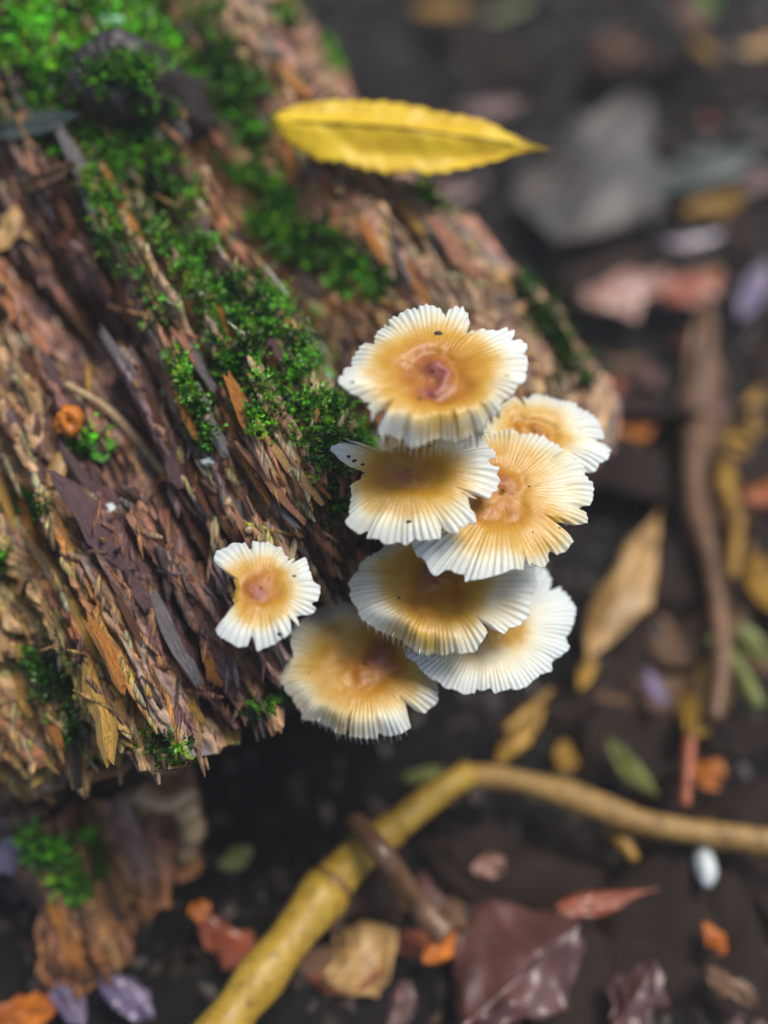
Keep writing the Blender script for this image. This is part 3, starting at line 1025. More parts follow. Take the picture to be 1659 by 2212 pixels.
mushroom(V1, (850, 610), [(405, 385), (410, 310), (440, 255), (500, 210), (560, 180), (640, 135), (740, 105), (820, 90), (870, 88), (910, 105), (940, 145), (948, 190), (965, 130), (990, 95),
    (1040, 88), (1080, 92), (1110, 140), (1135, 210), (1125, 260), (1108, 300), (1200, 290), (1300, 270), (1390, 258), (1420, 242), (1440, 268), (1478, 275), (1485, 310), (1468, 352), (1500, 358),
    (1545, 385), (1575, 430), (1572, 470), (1550, 490), (1580, 510), (1580, 580), (1560, 640), (1540, 700), (1510, 740), (1420, 820), (1340, 880), (1250, 940), (1150, 985), (1050, 1000), (950, 1010), (850, 1030),
    (760, 1060), (680, 1060), (600, 1040), (520, 1010), (440, 1000), (380, 930), (340, 872), (482, 862), (380, 835), (270, 800), (200, 790), (140, 760), (130, 690), (135, 640), (165, 610), (165, 570), (235, 540), (225, 490),
    (270, 430), (290, 385), (340, 375)], 0.2095, (0, 2), 'topmost mushroom with a pinkish brown centre inside a wide amber ring', pleats=76, dome=0.02, umbo=0.05, ring=0.07, cup=0.03,
    curls=((-70, 34, 0.26), (-115, 22, 0.22)), pk=1.0, off=(0.05, -0.02), seed=1, stretch=0.94, specks=((890, 318, 14), (745, 822, 8), (1420, 660, 5), (235, 718, 5)))
mushroom(VA, (1290, 600), [(1090, 575), (1130, 510), (1180, 470), (1220, 450), (1245, 452), (1258, 495), (1268, 460), (1300, 438), (1340, 443), (1390, 455), (1450, 475), (1500, 510), (1545, 555), (1575, 600), (1568, 625),
    (1590, 660), (1588, 690), (1560, 720), (1515, 742), (1480, 742), (1420, 760), (1330, 760), (1230, 740), (1150, 700), (1100, 640)], 0.2345, (6, 4), 'mushroom half hidden behind the others, its amber centre covered by the cap in front',
    pleats=64, dome=0.04, pk=0.1, seed=2, ring=0.06, stretch=0.86, specks=((1470, 590, 3),))
mushroom(V3, (770, 440), [(85, 235), (95, 200), (150, 175), (135, 150), (175, 115), (260, 140), (255, 180), (290, 230), (340, 255), (430, 255), (500, 235), (560, 245), (620, 240), (640, 220), (700, 180), (760, 155),
    (900, 60), (1100, 20), (1300, 10), (1420, 60), (1500, 150), (1530, 220), (1535, 290), (1575, 380), (1565, 420), (1585, 470), (1580, 550), (1540, 600), (1480, 635), (1400, 645), (1290, 635), (1235, 585),
    (1300, 680), (1350, 760), (1390, 830), (1380, 855), (1330, 880), (1298, 862), (1290, 910), (1230, 935), (1210, 970), (1140, 960), (1090, 930), (1062, 905), (1060, 960), (1055, 1020), (1000, 1030), (960, 1045), (880, 1045),
    (830, 1030), (770, 1045), (700, 1020), (640, 1035), (560, 1030), (500, 1000), (430, 1000), (380, 970), (320, 970), (290, 935), (230, 920), (170, 870), (220, 800), (255, 700), (270, 605), (250, 600), (243, 545), (300, 510), (350, 500),
    (365, 440), (345, 415), (270, 385), (200, 340), (140, 290)], 0.2175, (-4, 8), 'torn mushroom with a narrow white flap reaching out towards the moss', pleats=66, dome=0.10, umbo=0.03, pk=0.5, ring=0.02, seed=3, stretch=0.9,
    specks=((978, 213, 7), (1022, 160, 5), (780, 880, 8), (233, 312, 8), (292, 348, 8), (355, 382, 7)), wav=0.04)
mushroom(VA, (1165, 830), [(1100, 590), (1150, 580), (1200, 580), (1240, 600), (1270, 592), (1330, 605), (1390, 632), (1410, 655), (1383, 694), (1420, 690), (1470, 680), (1500, 705), (1500, 750), (1525, 790), (1528, 850),
    (1500, 890), (1510, 940), (1440, 955), (1385, 942), (1420, 970), (1445, 1000), (1430, 1035), (1390, 1060), (1345, 1085), (1320, 1097), (1285, 1095), (1258, 1075), (1275, 1119), (1250, 1129), (1180, 1139), (1080, 1157),
    (1000, 1147), (930, 1119), (870, 1079), (830, 1039), (822, 1009), (840, 950), (880, 860), (930, 770), (990, 690), (1050, 625)], 0.2225, (4, 8), 'largest mushroom, its broad cap shaded by the torn one above it', pleats=84, dome=0.05,
    pk=0.45, off=(-0.05, 0.0), seed=4, stretch=0.86, umbo=0.03, specks=((1275, 805, 4), (1290, 985, 4), (1390, 962, 4)))
mushroom(VB, (915, 290), [(700, 155), (740, 120), (800, 112), (660, 180), (600, 205), (603, 235), (575, 275), (580, 330), (600, 380), (640, 418), (700, 448), (760, 478), (800, 508), (850, 530), (910, 540), (980, 545), (1040, 538),
    (1090, 525), (1112, 480), (1088, 436), (1130, 470), (1180, 490), (1190, 460), (1240, 440), (1260, 410), (1265, 375), (1300, 320), (1305, 270), (1300, 220), (1200, 150), (1050, 110), (900, 90)], 0.2285, (-2, 8),
    'wide mushroom with a rolled frilly front rim resting over a paler cap', pleats=80, dome=0.03, cup=0.02, pk=0.6, seed=5, stretch=0.84, umbo=0.02, ring=0.04, curls=((-132, 26, 0.24), (-95, 25, 0.16)),
    specks=((765, 352, 6), (1030, 300, 3)))
mushroom(VB, (1095, 455), [(1310, 215), (1345, 225), (1362, 260), (1352, 302), (1400, 283), (1425, 310), (1445, 370), (1448, 440), (1425, 490), (1420, 545), (1400, 575), (1365, 590), (1360, 620), (1320, 650), (1270, 675),
    (1200, 700), (1120, 718), (1040, 710), (950, 690), (880, 640), (820, 590), (795, 545), (800, 510), (850, 400), (950, 300), (1100, 230), (1220, 200)], 0.2355, (0, 6), 'pale greenish cream mushroom tucked beneath the wide frilly one',
    pleats=88, dome=0.06, cup=0.03, pk=0.0, seed=6, stretch=1.08, specks=((825, 545, 4), (1070, 568, 4), (1240, 520, 3)))
mushroom(VB, (640, 605), [(300, 530), (255, 555), (255, 590), (290, 640), (285, 660), (330, 680), (360, 740), (385, 760), (390, 790), (440, 800), (500, 830), (560, 850), (620, 868), (678, 878), (684, 845), (720, 862), (770, 852),
    (808, 830), (800, 780), (788, 740), (830, 770), (870, 780), (910, 760), (930, 700), (915, 660), (880, 600), (800, 500), (720, 420), (640, 380), (560, 360), (500, 345), (440, 380), (380, 430), (330, 480)], 0.236, (-4, 8),
    'lowest mushroom, tan with a pale lilac centre and a toothed rim', pleats=82, dome=0.05, pk=0.6, off=(0.05, 0.03), seed=7, stretch=0.84, umbo=0.05, curls=((-120, 34, 0.22), (-75, 18, 0.12)), specks=((420, 640, 3), (760, 660, 3)))
mushroom(VB, (235, 310), [(50, 180), (85, 145), (130, 125), (172, 128), (186, 150), (200, 122), (240, 130), (270, 125), (320, 150), (325, 180), (348, 212), (365, 185), (400, 190), (420, 240), (440, 280), (460, 300), (450, 350),
    (430, 400), (370, 415), (342, 418), (380, 450), (350, 480), (310, 490), (290, 510), (215, 540), (195, 498), (180, 520), (145, 530), (100, 505), (50, 470), (90, 420), (130, 370), (140, 310), (130, 270), (90, 240), (55, 205)],
    0.2140, (-2, 10), 'smallest mushroom, standing apart to the left with a torn ruffled cap', pleats=48, dome=0.08, pk=0.7, seed=8, stretch=1.0, umbo=-0.02, ring=0.03, wav=0.06, specks=((368, 266, 6), (310, 480, 9)))


# ------------------------------------------------------------------ litter: leaves, twigs, bits
def leaf_grid(L, W, shape=1.0, fold=0.0, curl=0.0, roll=0.0, serr=0.0, torn=0.0, wr=0.0, seed=0, nu=30, nv=13, tail=0.0, lop=0.0):
    """leaf blade along +x from 0 to L, normal +z. returns top vertices (nu, nv, 3)"""
    r_ = np.random.default_rng(seed)
    u = np.linspace(0, 1, nu)
    v = np.linspace(-1, 1, nv)
    w = np.sin(math.pi * np.clip(u, 0.004, 0.996) ** shape) ** 0.8 * W * 0.5
    if tail: w = w * (1 - sst(1 - tail, 1.0, u) * 0.85)
    def edge(sd):
        e = 1 + serr * (((u * 15 + 1.6 * vn(u * 5, u * 0, seed) + sd) % 1.0) - 0.4) + torn * (fbm(u * 6 + sd, u * 0 + sd, seed + int(sd * 10), 3) - 0.55) * 2
        return w * e
    wl, wr_ = edge(0.3) * (1 - lop), edge(1.7) * (1 + lop)
    U, Vv = np.meshgrid(u, v, indexing='ij')
    y = np.where(Vv < 0, Vv * wl[:, None], Vv * wr_[:, None])
    x = U * L
    z = fold * np.abs(y) + curl * 4 * L * (U - 0.5) ** 2 * -1 + curl * L
    z = z + roll * y * np.abs(y) / max(W, 1e-6) * 2
    z = z + wr * W * (fbm(U * 3 + seed, Vv * 1.7 + seed * 2, seed, 3) - 0.5)
    z = z - 0.02 * W * np.abs(np.sin((U - np.abs(Vv) * 0.22) * 26)) * (1 - np.abs(Vv)) ** 0.5
    return np.stack([x, y, z], -1)


def solid_grid(P, th):
    nu, nv = P.shape[:2]
    B = P.copy(); B[..., 2] -= th
    V_ = np.concatenate([P.reshape(-1, 3), B.reshape(-1, 3)])
    f1 = grid_faces(nu, nv); f2 = f1[:, ::-1] + nu * nv
    ring = [(0, j) for j in range(nv)] + [(i, nv - 1) for i in range(1, nu)] + [(nu - 1, j) for j in range(nv - 2, -1, -1)] + [(i, 0) for i in range(nu - 2, 0, -1)]
    idx = np.array([i * nv + j for i, j in ring]); nx_ = np.roll(idx, -1)
    f3 = np.stack([nx_, idx, idx + nu * nv, nx_ + nu * nv], -1)
    return V_, np.concatenate([f1, f2, f3])


def leaf(name, b, t, wpx, mat, label, zb=0.006, zt=0.008, cat='leaf', group=None, bank=0.0, stalk=0.0, stalk_mat=None, pb=None, pt=None, up=None, mid=True, **kw):
    """leaf from photo pixel b to t lying at heights zb, zt over the ground (or through the 3-D points pb, pt)"""
    p0 = pb if pb is not None else onz(b[0], b[1], zb)
    p1 = pt if pt is not None else onz(t[0], t[1], zt)
    d = p1 - p0
    L = d.length
    dep = (0.5 * (p0 + p1) - CAM).dot(FWD)
    W = wpx * WF * dep / PW
    x = d.normalized()
    n = (up or Vector((0, 0, 1)))
    n = (n - x * n.dot(x)).normalized()
    n = Matrix.Rotation(bank, 3, x) @ n
    y = n.cross(x)
    sd = kw.pop('seed', random.randrange(9999))
    if pb is None:
        kw['torn'] = kw.get('torn', 0) * 1.3 + 0.28; kw['wr'] = kw.get('wr', 0) * 1.5; kw['fold'] = kw.get('fold', 0) * 1.5
    P = leaf_grid(L, W, seed=sd, **kw)
    V_, F_ = solid_grid(P, max(0.00025, 0.006 * W))
    B3 = np.array([tuple(x), tuple(y), tuple(n)])
    tw = lambda Q: np.asarray(Q) @ B3 + np.array(p0)
    root = thing(name, p0, label, cat, group)
    mesh_obj('blade', tw(V_), F_, M[mat], root)
    if mid:
        c = P[:, P.shape[1] // 2]
        pts = [Vector(q) for q in tw(c + np.array([0, 0, 0.0001]))]
        if stalk:
            e = pts[0]; dd = (pts[0] - pts[2]).normalized()
            pts = [e + dd * (stalk * L) + Vector((0, 0, -0.002)), e + dd * (stalk * L * 0.5)] + pts
        m = len(pts)
        tv_, tf_ = tube(pts[::2], [W * 0.022 * (1 - 0.75 * i / m) + 0.00012 for i in range(0, m, 2)], 6)
        mesh_obj('midrib', tv_, tf_, M[stalk_mat or mat], root)
    return root


def stick(name, px, rpx, mat, label, z=0.006, cat='twig', group=None, n=26, jit=0.12, zs=None, pts3=None, parts=True):
    P = pts3 or [onz(x, y, (zs[i] if zs else z)) for i, (x, y) in enumerate(px)]
    pts = spline(P, n)
    dep = (pts[n // 2] - CAM).dot(FWD)
    k = WF * dep / PW
    rad = np.interp(np.linspace(0, 1, n), np.linspace(0, 1, len(rpx)), rpx) * k
    rad = rad * (1 + 0.10 * (vn(np.linspace(0, 9, n), np.zeros(n), len(label)) - 0.5) * 2)
    V_, F_ = tube(pts, rad, 14, jit, len(label))
    o = mesh_obj(name, V_, F_, M[mat])
    # origin at the foot
    tag(o, label, cat, group)
    return o, pts, rad


# --- yellow leaf on the log
yb = hit(600, 262)[0]; 
yA = at(1188, 327, 0.268); yB = at(592, 262, 0.268)
leaf('yellow_leaf', None, None, 168, 'yellow', 'fresh yellow leaf with a toothed edge and pointed tip lying across the log', pb=yB, pt=yA, up=(Vector((0, 0, 1)) * 0.75 - FWD * 0.4),
     bank=0.12, shape=0.72, fold=-0.22, curl=0.03, serr=0.13, torn=0.2, wr=0.26, tail=0.24, seed=4, nu=60, nv=15, lop=-0.05)

# --- large pieces of the litter, one by one
leaf('dead_leaf', (1200, 525), (1385, 190), 290, 'grey', 'big grey brown leaf folded into a ridge beside the mossy far side of the log', fold=-0.35, curl=0.05, wr=0.25, torn=0.25, zb=0.01, zt=0.02, seed=3, shape=0.9)
leaf('dead_leaf', (1400, 395), (1640, 320), 130, 'slate', 'dark green grey leaf lying against the big grey folded leaf', fold=-0.1, wr=0.15, torn=0.1, seed=5, stalk=0.0)
leaf('dead_leaf', (1255, 640), (1440, 590), 120, 'pink', 'pale pink wet leaf beside a dull red leaf', fold=-0.25, wr=0.35, torn=0.35, seed=6, zb=0.012, zt=0.014)
leaf('dead_leaf', (1420, 640), (1565, 590), 95, 'red', 'dull red leaf overlapping the pale pink leaf', fold=-0.2, wr=0.3, torn=0.25, seed=7, zb=0.014, zt=0.012)
leaf('dead_leaf', (1530, 640), (1500, 1010), 92, 'brown', 'long curled brown leaf reaching down from the dull red leaf', fold=-0.5, roll=-0.4, wr=0.3, torn=0.2, seed=8, zb=0.01, zt=0.008, bank=0.2)
leaf('dead_leaf', (1650, 830), (1560, 1075), 72, 'ochre', 'narrow ochre yellow leaf beside a long curled brown leaf', fold=-0.3, wr=0.2, seed=9, bank=-0.2)
leaf('dead_leaf', (1605, 1080), (1690, 1030), 62, 'orange', 'small vivid orange leaf scrap near the narrow ochre leaf', fold=-0.3, wr=0.3, torn=0.3, seed=10, zb=0.012, zt=0.014)
leaf('dead_leaf', (1420, 1110), (1262, 1440), 118, 'tan', 'tan pointed leaf lying alone on dark soil right of the mushrooms', fold=-0.28, wr=0.16, torn=0.08, seed=11, tail=0.2, zb=0.014, zt=0.01, stalk=0.05, bank=0.15)
leaf('dead_leaf', (1285, 1400), (1252, 1490), 34, 'ochre', 'thin ochre leaf scrap at the point of the tan leaf', fold=-0.2, wr=0.2, seed=12)
leaf('dead_leaf', (1545, 1400), (1490, 1600), 105, 'ochre', 'drooping ochre leaf at the foot of the dark forked twig', fold=-0.35, wr=0.3, torn=0.2, seed=13, bank=0.2)
leaf('dead_leaf', (1340, 810), (1320, 890), 60, 'red', 'small red brown leaf scrap just above an orange scrap', fold=-0.3, wr=0.4, torn=0.3, seed=14)
leaf('dead_leaf', (1330, 940), (1420, 910), 55, 'orange', 'rusty orange leaf scrap on the soil beside the shaded mushroom', fold=-0.3, wr=0.3, torn=0.3, seed=15, mid=False)
leaf('dead_leaf', (1300, 60), (1350, 145), 48, 'brown', 'reddish brown folded leaf standing by the top of the grey leaf', fold=-0.8, wr=0.2, seed=16, zb=0.02, zt=0.01)
leaf('dead_leaf', (1590, 110), (1700, 75), 60, 'tan', 'pale tan leaf edge catching light in the dark far litter', fold=-0.3, wr=0.3, seed=17)
leaf('dead_leaf', (1465, 455), (1620, 415), 52, 'ochre', 'yellow and orange curled leaf below the dark green grey leaf', fold=-0.4, wr=0.3, torn=0.2, seed=18, bank=0.2)
leaf('dead_leaf', (1430, 525), (1570, 500), 34, 'violet', 'thin bluish violet leaf strip below the yellow curled leaf', fold=-0.3, wr=0.2, seed=19)
leaf('dead_leaf', (1600, 690), (1660, 560), 60, 'violet', 'glossy violet leaf reflecting the sky beside the dull red leaf', fold=-0.2, wr=0.3, seed=20)
leaf('dead_leaf', (970, 235), (1130, 215), 80, 'maroon', 'dark maroon leaf with a pale glint behind the yellow leaf tip', fold=-0.4, wr=0.4, torn=0.3, seed=21, zb=0.015, zt=0.015)
leaf('dead_leaf', (890, 15), (1030, 10), 50, 'ochre', 'faded ochre leaf in the deep shade beyond the log', fold=-0.3, wr=0.3, seed=22)
leaf('dead_leaf', (1040, 40), (1150, 0), 34, 'olive', 'narrow olive leaf in the deep shade beyond the log', fold=-0.3, wr=0.2, seed=23)
leaf('grass_blade', (1545, 30), (1505, -30), 24, 'green', 'bright green grass blade in the dark far litter', fold=0.4, seed=24, cat='grass blade')
leaf('dead_leaf', (1000, 2220), (1260, 1985), 310, 'maroon', 'large wet maroon leaf with a sky sheen along its fold', fold=-0.45, wr=0.3, torn=0.2, seed=25, zb=0.012, zt=0.018, lop=0.3, bank=0.1)
leaf('dead_leaf', (1330, 2230), (1420, 2075), 130, 'maroon', 'smaller wet maroon leaf beside the large glossy one', fold=-0.4, wr=0.3, torn=0.2, seed=26, zb=0.01, zt=0.016)
leaf('dead_leaf', (1200, 1965), (1425, 1920), 56, 'red', 'brick red arrow shaped leaf scrap below the brown twig', fold=-0.3, wr=0.3, torn=0.25, seed=27, tail=0.5, shape=0.7, zb=0.012, zt=0.012)
leaf('dead_leaf', (1020, 1880), (1090, 1850), 60, 'pink', 'small peach coloured leaf scrap between the cane and the brown twig', fold=-0.5, wr=0.3, torn=0.2, seed=28, mid=False)
leaf('dead_leaf', (915, 2080), (985, 2010), 62, 'orange', 'orange leaf scrap at the end of the grey twig', fold=-0.5, wr=0.3, torn=0.2, seed=29, zb=0.012, zt=0.012)
leaf('dead_leaf', (700, 2120), (860, 2010), 140, 'tan', 'broad greyish tan leaf in the shadow right of the yellow cane', fold=-0.2, wr=0.3, torn=0.25, seed=30, zb=0.004, zt=0.006)
leaf('dead_leaf', (430, 1960), (560, 2110), 90, 'red', 'rust red leaf left of the yellow cane', fold=-0.3, wr=0.35, torn=0.35, seed=31)
leaf('dead_leaf', (405, 1975), (455, 1950), 56, 'orange', 'vivid orange leaf tip beside the mossy wood chunk', fold=-0.4, wr=0.3, torn=0.3, seed=32, zb=0.018, zt=0.018, mid=False)
leaf('dead_leaf', (330, 2200), (210, 2085), 90, 'violet', 'wet violet leaf below the mossy wood chunk', fold=-0.4, wr=0.4, torn=0.3, seed=33)
leaf('dead_leaf', (180, 2220), (110, 2080), 66, 'violet', 'blue grey leaf strip beside the wet violet leaf', fold=-0.4, wr=0.3, seed=34)
leaf('dead_leaf', (-30, 2190), (120, 2180), 110, 'orange', 'rusty orange leaf at the corner beyond the wood chunk', fold=-0.3, wr=0.3, torn=0.2, seed=35)
leaf('dead_leaf', (-40, 1860), (50, 1830), 90, 'violet', 'lilac leaf between the log and the wood chunk', fold=-0.3, wr=0.2, seed=36, zb=0.02, zt=0.024)
leaf('green_leaf', (470, 1870), (545, 1830), 54, 'olive', 'small olive green leaf on the soil in front of the log', fold=-0.2, wr=0.2, seed=37)
leaf('dead_leaf', (1520, 1990), (1570, 2060), 50, 'orange', 'amber leaf scrap right of the smaller maroon leaf', fold=-0.3, wr=0.3, torn=0.3, seed=38, mid=False)
leaf('dead_leaf', (1525, 2090), (1640, 2170), 64, 'brown', 'tan and orange ragged leaf below the amber scrap', fold=-0.3, wr=0.3, torn=0.3, seed=39)
leaf('dead_leaf', (1510, 1700), (1560, 1640), 66, 'orange', 'orange brown leaf wedged above the brown twig', fold=-0.3, wr=0.3, torn=0.3, seed=40)
leaf('dead_leaf', (1310, 1590), (1420, 1720), 50, 'olive', 'dim olive leaf lying above the brown twig', fold=-0.3, wr=0.3, seed=41)
leaf('dead_leaf', (1395, 1440), (1440, 1530), 40, 'violet', 'small violet leaf chip between tan and ochre leaves', fold=-0.3, wr=0.3, seed=42, mid=False)
leaf('dead_leaf', (1625, 1160), (1690, 1330), 80, 'ochre', 'ochre leaf partly out of view beyond the forked twig', fold=-0.3, wr=0.3, seed=43)
leaf('dead_leaf', (1600, 1340), (1659, 1430), 60, 'olive', 'pale olive leaf scrap below the ochre leaf by the forked twig', fold=-0.3, wr=0.3, seed=44)
leaf('dead_leaf', (1070, 1650), (1180, 1525), 52, 'ochre', 'mustard yellow leaf where the cane meets the brown twig', fold=-0.3, wr=0.3, torn=0.2, seed=45)
leaf('dead_leaf', (870, 1680), (960, 1660), 40, 'olive', 'mustard olive leaf scrap left of the cane top', fold=-0.3, wr=0.3, seed=46)

# --- cane, twigs
cane = thing('cane', onz(470, 2215, 0.02), 'thick yellow cane with a dark joint lying on the litter', 'cane')
cp = [onz(430, 2290, 0.020), onz(560, 2115, 0.020), onz(712, 1915, 0.020)]
pts = spline(cp, 18); k_ = WF * 0.30 / PW
v_, f_ = tube(pts, [44 * k_ * (1 + 0.08 * math.sin(i * 0.9)) * (1.08 if i > 15 else 1) for i in range(18)], 18, 0.05, 1)
mesh_obj('segment', v_, f_, M['cane'], cane)
cp = [onz(716, 1909, 0.020), onz(790, 1830, 0.019), onz(850, 1790, 0.018)]
pts = spline(cp, 12)
v_, f_ = tube(pts, [40 * k_ * (1.08 if i < 2 else 1 - 0.01 * i) for i in range(12)], 18, 0.05, 2)
mesh_obj('segment', v_, f_, M['cane'], cane)
cp = [onz(848, 1791, 0.018), onz(930, 1725, 0.016), onz(1015, 1668, 0.014)]
v_, f_ = tube(spline(cp, 14), [31 * k_ * (1 - 0.008 * i) for i in range(14)], 16, 0.09, 3)
mesh_obj('segment', v_, f_, M['cane'], cane)
v_, f_ = tube([onz(706, 1923, 0.020), onz(722, 1902, 0.020)], [43 * k_, 43 * k_], 18, 0.06, 4)
j_ = mesh_obj('joint', v_, f_, M['brown'], cane); j_['label'] = 'dark ring at the joint of the cane'
stick('twig', [(1000, 1672), (1130, 1690), (1260, 1730), (1380, 1775), (1520, 1800), (1720, 1830)], [24, 28, 31, 28, 29, 28], 'twig', 'long bent brown twig running on from the yellow cane', 0.013)
stick('twig', [(765, 1770), (830, 1850), (900, 1950), (960, 2020)], [20, 24, 26, 30], 'brown', 'grey brown twig crossing over the yellow cane', zs=[0.026, 0.030, 0.014, 0.010])
stick('twig', [(1500, 980), (1500, 1080), (1540, 1250), (1560, 1420), (1540, 1560)], [30, 26, 22, 20, 20], 'brown', 'dark forked twig standing among ochre leaves', 0.012)
stick('twig', [(1560, 1040), (1590, 1130), (1580, 1250)], [20, 18, 14], 'ochre', 'short orange brown twig beside the dark forked twig', 0.014)
stick('twig', [(1490, 1600), (1480, 1740)], [14, 12], 'red', 'short red stalk standing above the brown twig', 0.014)
stick('twig', [(1090, 1580), (1160, 1520), (1190, 1490)], [14, 11, 7], 'ochre', 'thin mustard twig branching up from the cane top', 0.010)
stick('twig', [(1640, 1530), (1580, 1420), (1530, 1380)], [18, 16, 10], 'olive', 'dull olive twig behind the drooping ochre leaf', 0.012)
o_, _, _ = stick('twig', [(1270, 1720), (1340, 1810), (1370, 1860)], [16, 20, 14], 'ochre', 'dim ochre twig hanging under the brown twig', 0.008)

# --- pale stem and other bits lying on the log
def on_log(px, lift=0.0012): return [hit(x, y)[0] + NRM * lift for x, y in px]
sp = [at(78, 712, 0.226), at(150, 735, 0.224), at(215, 790, 0.223), at(290, 880, 0.222), at(362, 968, 0.222)]
q = []
for p in sp:
    h, n, i, d = BVH.ray_cast(p + NRM * 0.05, -NRM)
    q.append(h + NRM * (0.0045 if len(q) < 4 else 0.002))
stick('dry_stem', None, [7, 9, 10, 11, 11], 'palestem', 'pale dry curved stem lying over the log left of the mossy ridge', pts3=q, cat='stem')
stick('dry_stem', None, [9, 9, 8], 'palestem', 'short straw coloured stem poking from the log behind the smallest mushroom', pts3=on_log([(490, 1085), (518, 1122), (540, 1150)], 0.001), cat='stem')


def bit(name, x, y, rpx, mat, label, cat, ell=(1, 1, 0.7), seed=0, on='log', z=0.006, lobes=0.5):
    p = hit(x, y)[0] if on == 'log' else onz(x, y, z)
    dep = (p - CAM).dot(FWD)
    r0 = rpx * WF * dep / PW
    nu, nv = 14, 20
    V_ = []
    for i in range(nu):
        a = math.pi * (i + 0.02) / (nu - 0.96)
        for j in range(nv):
            b = 2 * math.pi * j / nv
            d = np.array([math.sin(a) * math.cos(b), math.sin(a) * math.sin(b), math.cos(a)])
            f = 1 + lobes * (float(fbm(np.array([d[0] * 2 + seed + d[2]]), np.array([d[1] * 2 + 9 - d[2]]), seed, 3)[0]) - 0.5) * 2
            V_.append(tuple(np.array(p) + d * f * r0 * np.array(ell) + np.array([0, 0, r0 * ell[2] * 0.4])))
    o = mesh_obj(name, V_, grid_faces(nu, nv, True), M[mat])
    return tag(o, label, cat)


bit('pebble', 1522, 1872, 30, 'white', 'small white pebble under the brown twig', 'pebble', (0.75, 1.6, 0.8), 3, 'ground', 0.008, 0.25)
bit('jelly_fungus', 150, 915, 26, 'orange', 'lumpy orange jelly fungus in a crack of the log', 'fungus', (1, 1.1, 0.8), 4, lobes=1.1)
bit('dew_drop', 313, 1392, 11, 'mint', 'minty white round fungus dot on the purple wood', 'fungus', (1, 1, 1), 5, lobes=0.2)
bit('lichen_fleck', 245, 52, 22, 'mint', 'curled mint white lichen fleck on the bright moss', 'lichen', (1.1, 0.5, 0.6), 6, lobes=0.8)
bit('lichen_fleck', 712, 812, 11, 'mint', 'tiny pale lichen fleck at the end of the web thread', 'lichen', (1, 1.2, 0.6), 7, lobes=0.6)
bit('lichen_fleck', 455, 1000, 15, 'white', 'pale bluish lichen fleck beside the split ridge', 'lichen', (1.3, 0.6, 0.5), 8, lobes=0.6)
bit('lichen_fleck', 236, 1100, 14, 'white', 'grey white lichen spot on the purple wood', 'lichen', (1, 1, 0.4), 9, lobes=0.4)
leaf('dead_leaf', None, None, 70, 'brown', 'holed brown leaf curled in the hollow of the log', pb=hit(50, 420)[0] + NRM * 0.004, pt=hit(175, 390)[0] + NRM * 0.006, up=NRM, fold=-0.3, wr=0.4, torn=0.35, seed=51)
leaf('dead_leaf', None, None, 80, 'slate', 'flat grey leaf with a sharp edge stuck on the upper log', pb=hit(-20, 320)[0] + NRM * 0.006, pt=hit(190, 300)[0] + NRM * 0.008, up=NRM, fold=-0.1, wr=0.15, torn=0.2, seed=52)
leaf('dead_leaf', None, None, 40, 'pink', 'mauve leaf scrap lying in the bright moss', pb=hit(85, 5)[0] + NRM * 0.005, pt=hit(165, 45)[0] + NRM * 0.006, up=NRM, fold=-0.2, wr=0.2, seed=53)
leaf('dead_leaf', None, None, 60, 'tan', 'crumpled tan leaf in the hollow near the flat grey leaf', pb=hit(5, 560)[0] + NRM * 0.003, pt=hit(50, 470)[0] + NRM * 0.005, up=NRM, fold=-0.3, wr=0.5, torn=0.4, seed=54)
leaf('dead_leaf', None, None, 34, 'red', 'tiny crimson leaf scrap in the dark hollow of the log', pb=hit(125, 535)[0] + NRM * 0.002, pt=hit(165, 505)[0] + NRM * 0.003, up=NRM, fold=-0.3, wr=0.4, torn=0.3, seed=55, mid=False)
leaf('dead_leaf', None, None, 46, 'tan', 'curled straw leaf on the log below the orange jelly fungus', pb=hit(110, 1060)[0] + NRM * 0.002, pt=hit(150, 980)[0] + NRM * 0.004, up=NRM, fold=-0.6, wr=0.3, torn=0.2, seed=56)
# seedling on the log
sd_ = thing('seedling', hit(220, 975)[0], 'tiny bright green seedling growing on the purple wood', 'seedling')
s0_ = hit(220, 975)[0]
for k, (dx, dy, L_) in enumerate([(-32, -6, 1), (30, -14, 1), (6, 24, 0.8), (4, -30, 0.9), (-14, 18, 0.7)]):
    e = at(220 + dx, 975 + dy, (s0_ - CAM).dot(FWD) - 0.005)
    d = e - (s0_ + NRM * 0.003); Lx = d.length
    x = d.normalized(); n = (NRM - x * NRM.dot(x)).normalized(); y = n.cross(x)
    P = leaf_grid(Lx, Lx * 0.7, seed=k, fold=0.2, wr=0.2, nu=12, nv=7)
    V_, F_ = solid_grid(P, 0.0002)
    mesh_obj('leaf', V_ @ np.array([tuple(x), tuple(y), tuple(n)]) + np.array(s0_ + NRM * 0.003), F_, M['green'], sd_)
v_, f_ = tube([s0_ - NRM * 0.001, s0_ + NRM * 0.0035], [0.0004, 0.0003], 6)
mesh_obj('stem', v_, f_, M['green'], sd_)
# web thread
wt = []
for x, y in [(575, 590), (620, 650), (660, 715), (700, 770), (712, 808), (700, 850)]:
    wt.append(hit(x, y)[0] + NRM * 0.003)
v_, f_ = tube(spline(wt, 24), [0.00016] * 24, 5)
tag(mesh_obj('web_thread', v_, f_, M['thread']), 'fine white web thread strung over the moss towards the topmost mushroom', 'web thread')

# --- mossy wood chunk in front of the log
c0 = onz(255, 2085, 0.012); c1 = onz(175, 1830, 0.030)
cax = (c0 - c1).normalized()
cnn = (Vector((0, 0, 1)) * 0.8 - FWD * 0.2); cnn = (cnn - cax * cnn.dot(cax)).normalized()
cbx = cax.cross(cnn).normalized()
if cbx.x < 0: cbx = -cbx
Lc = (c0 - c1).length


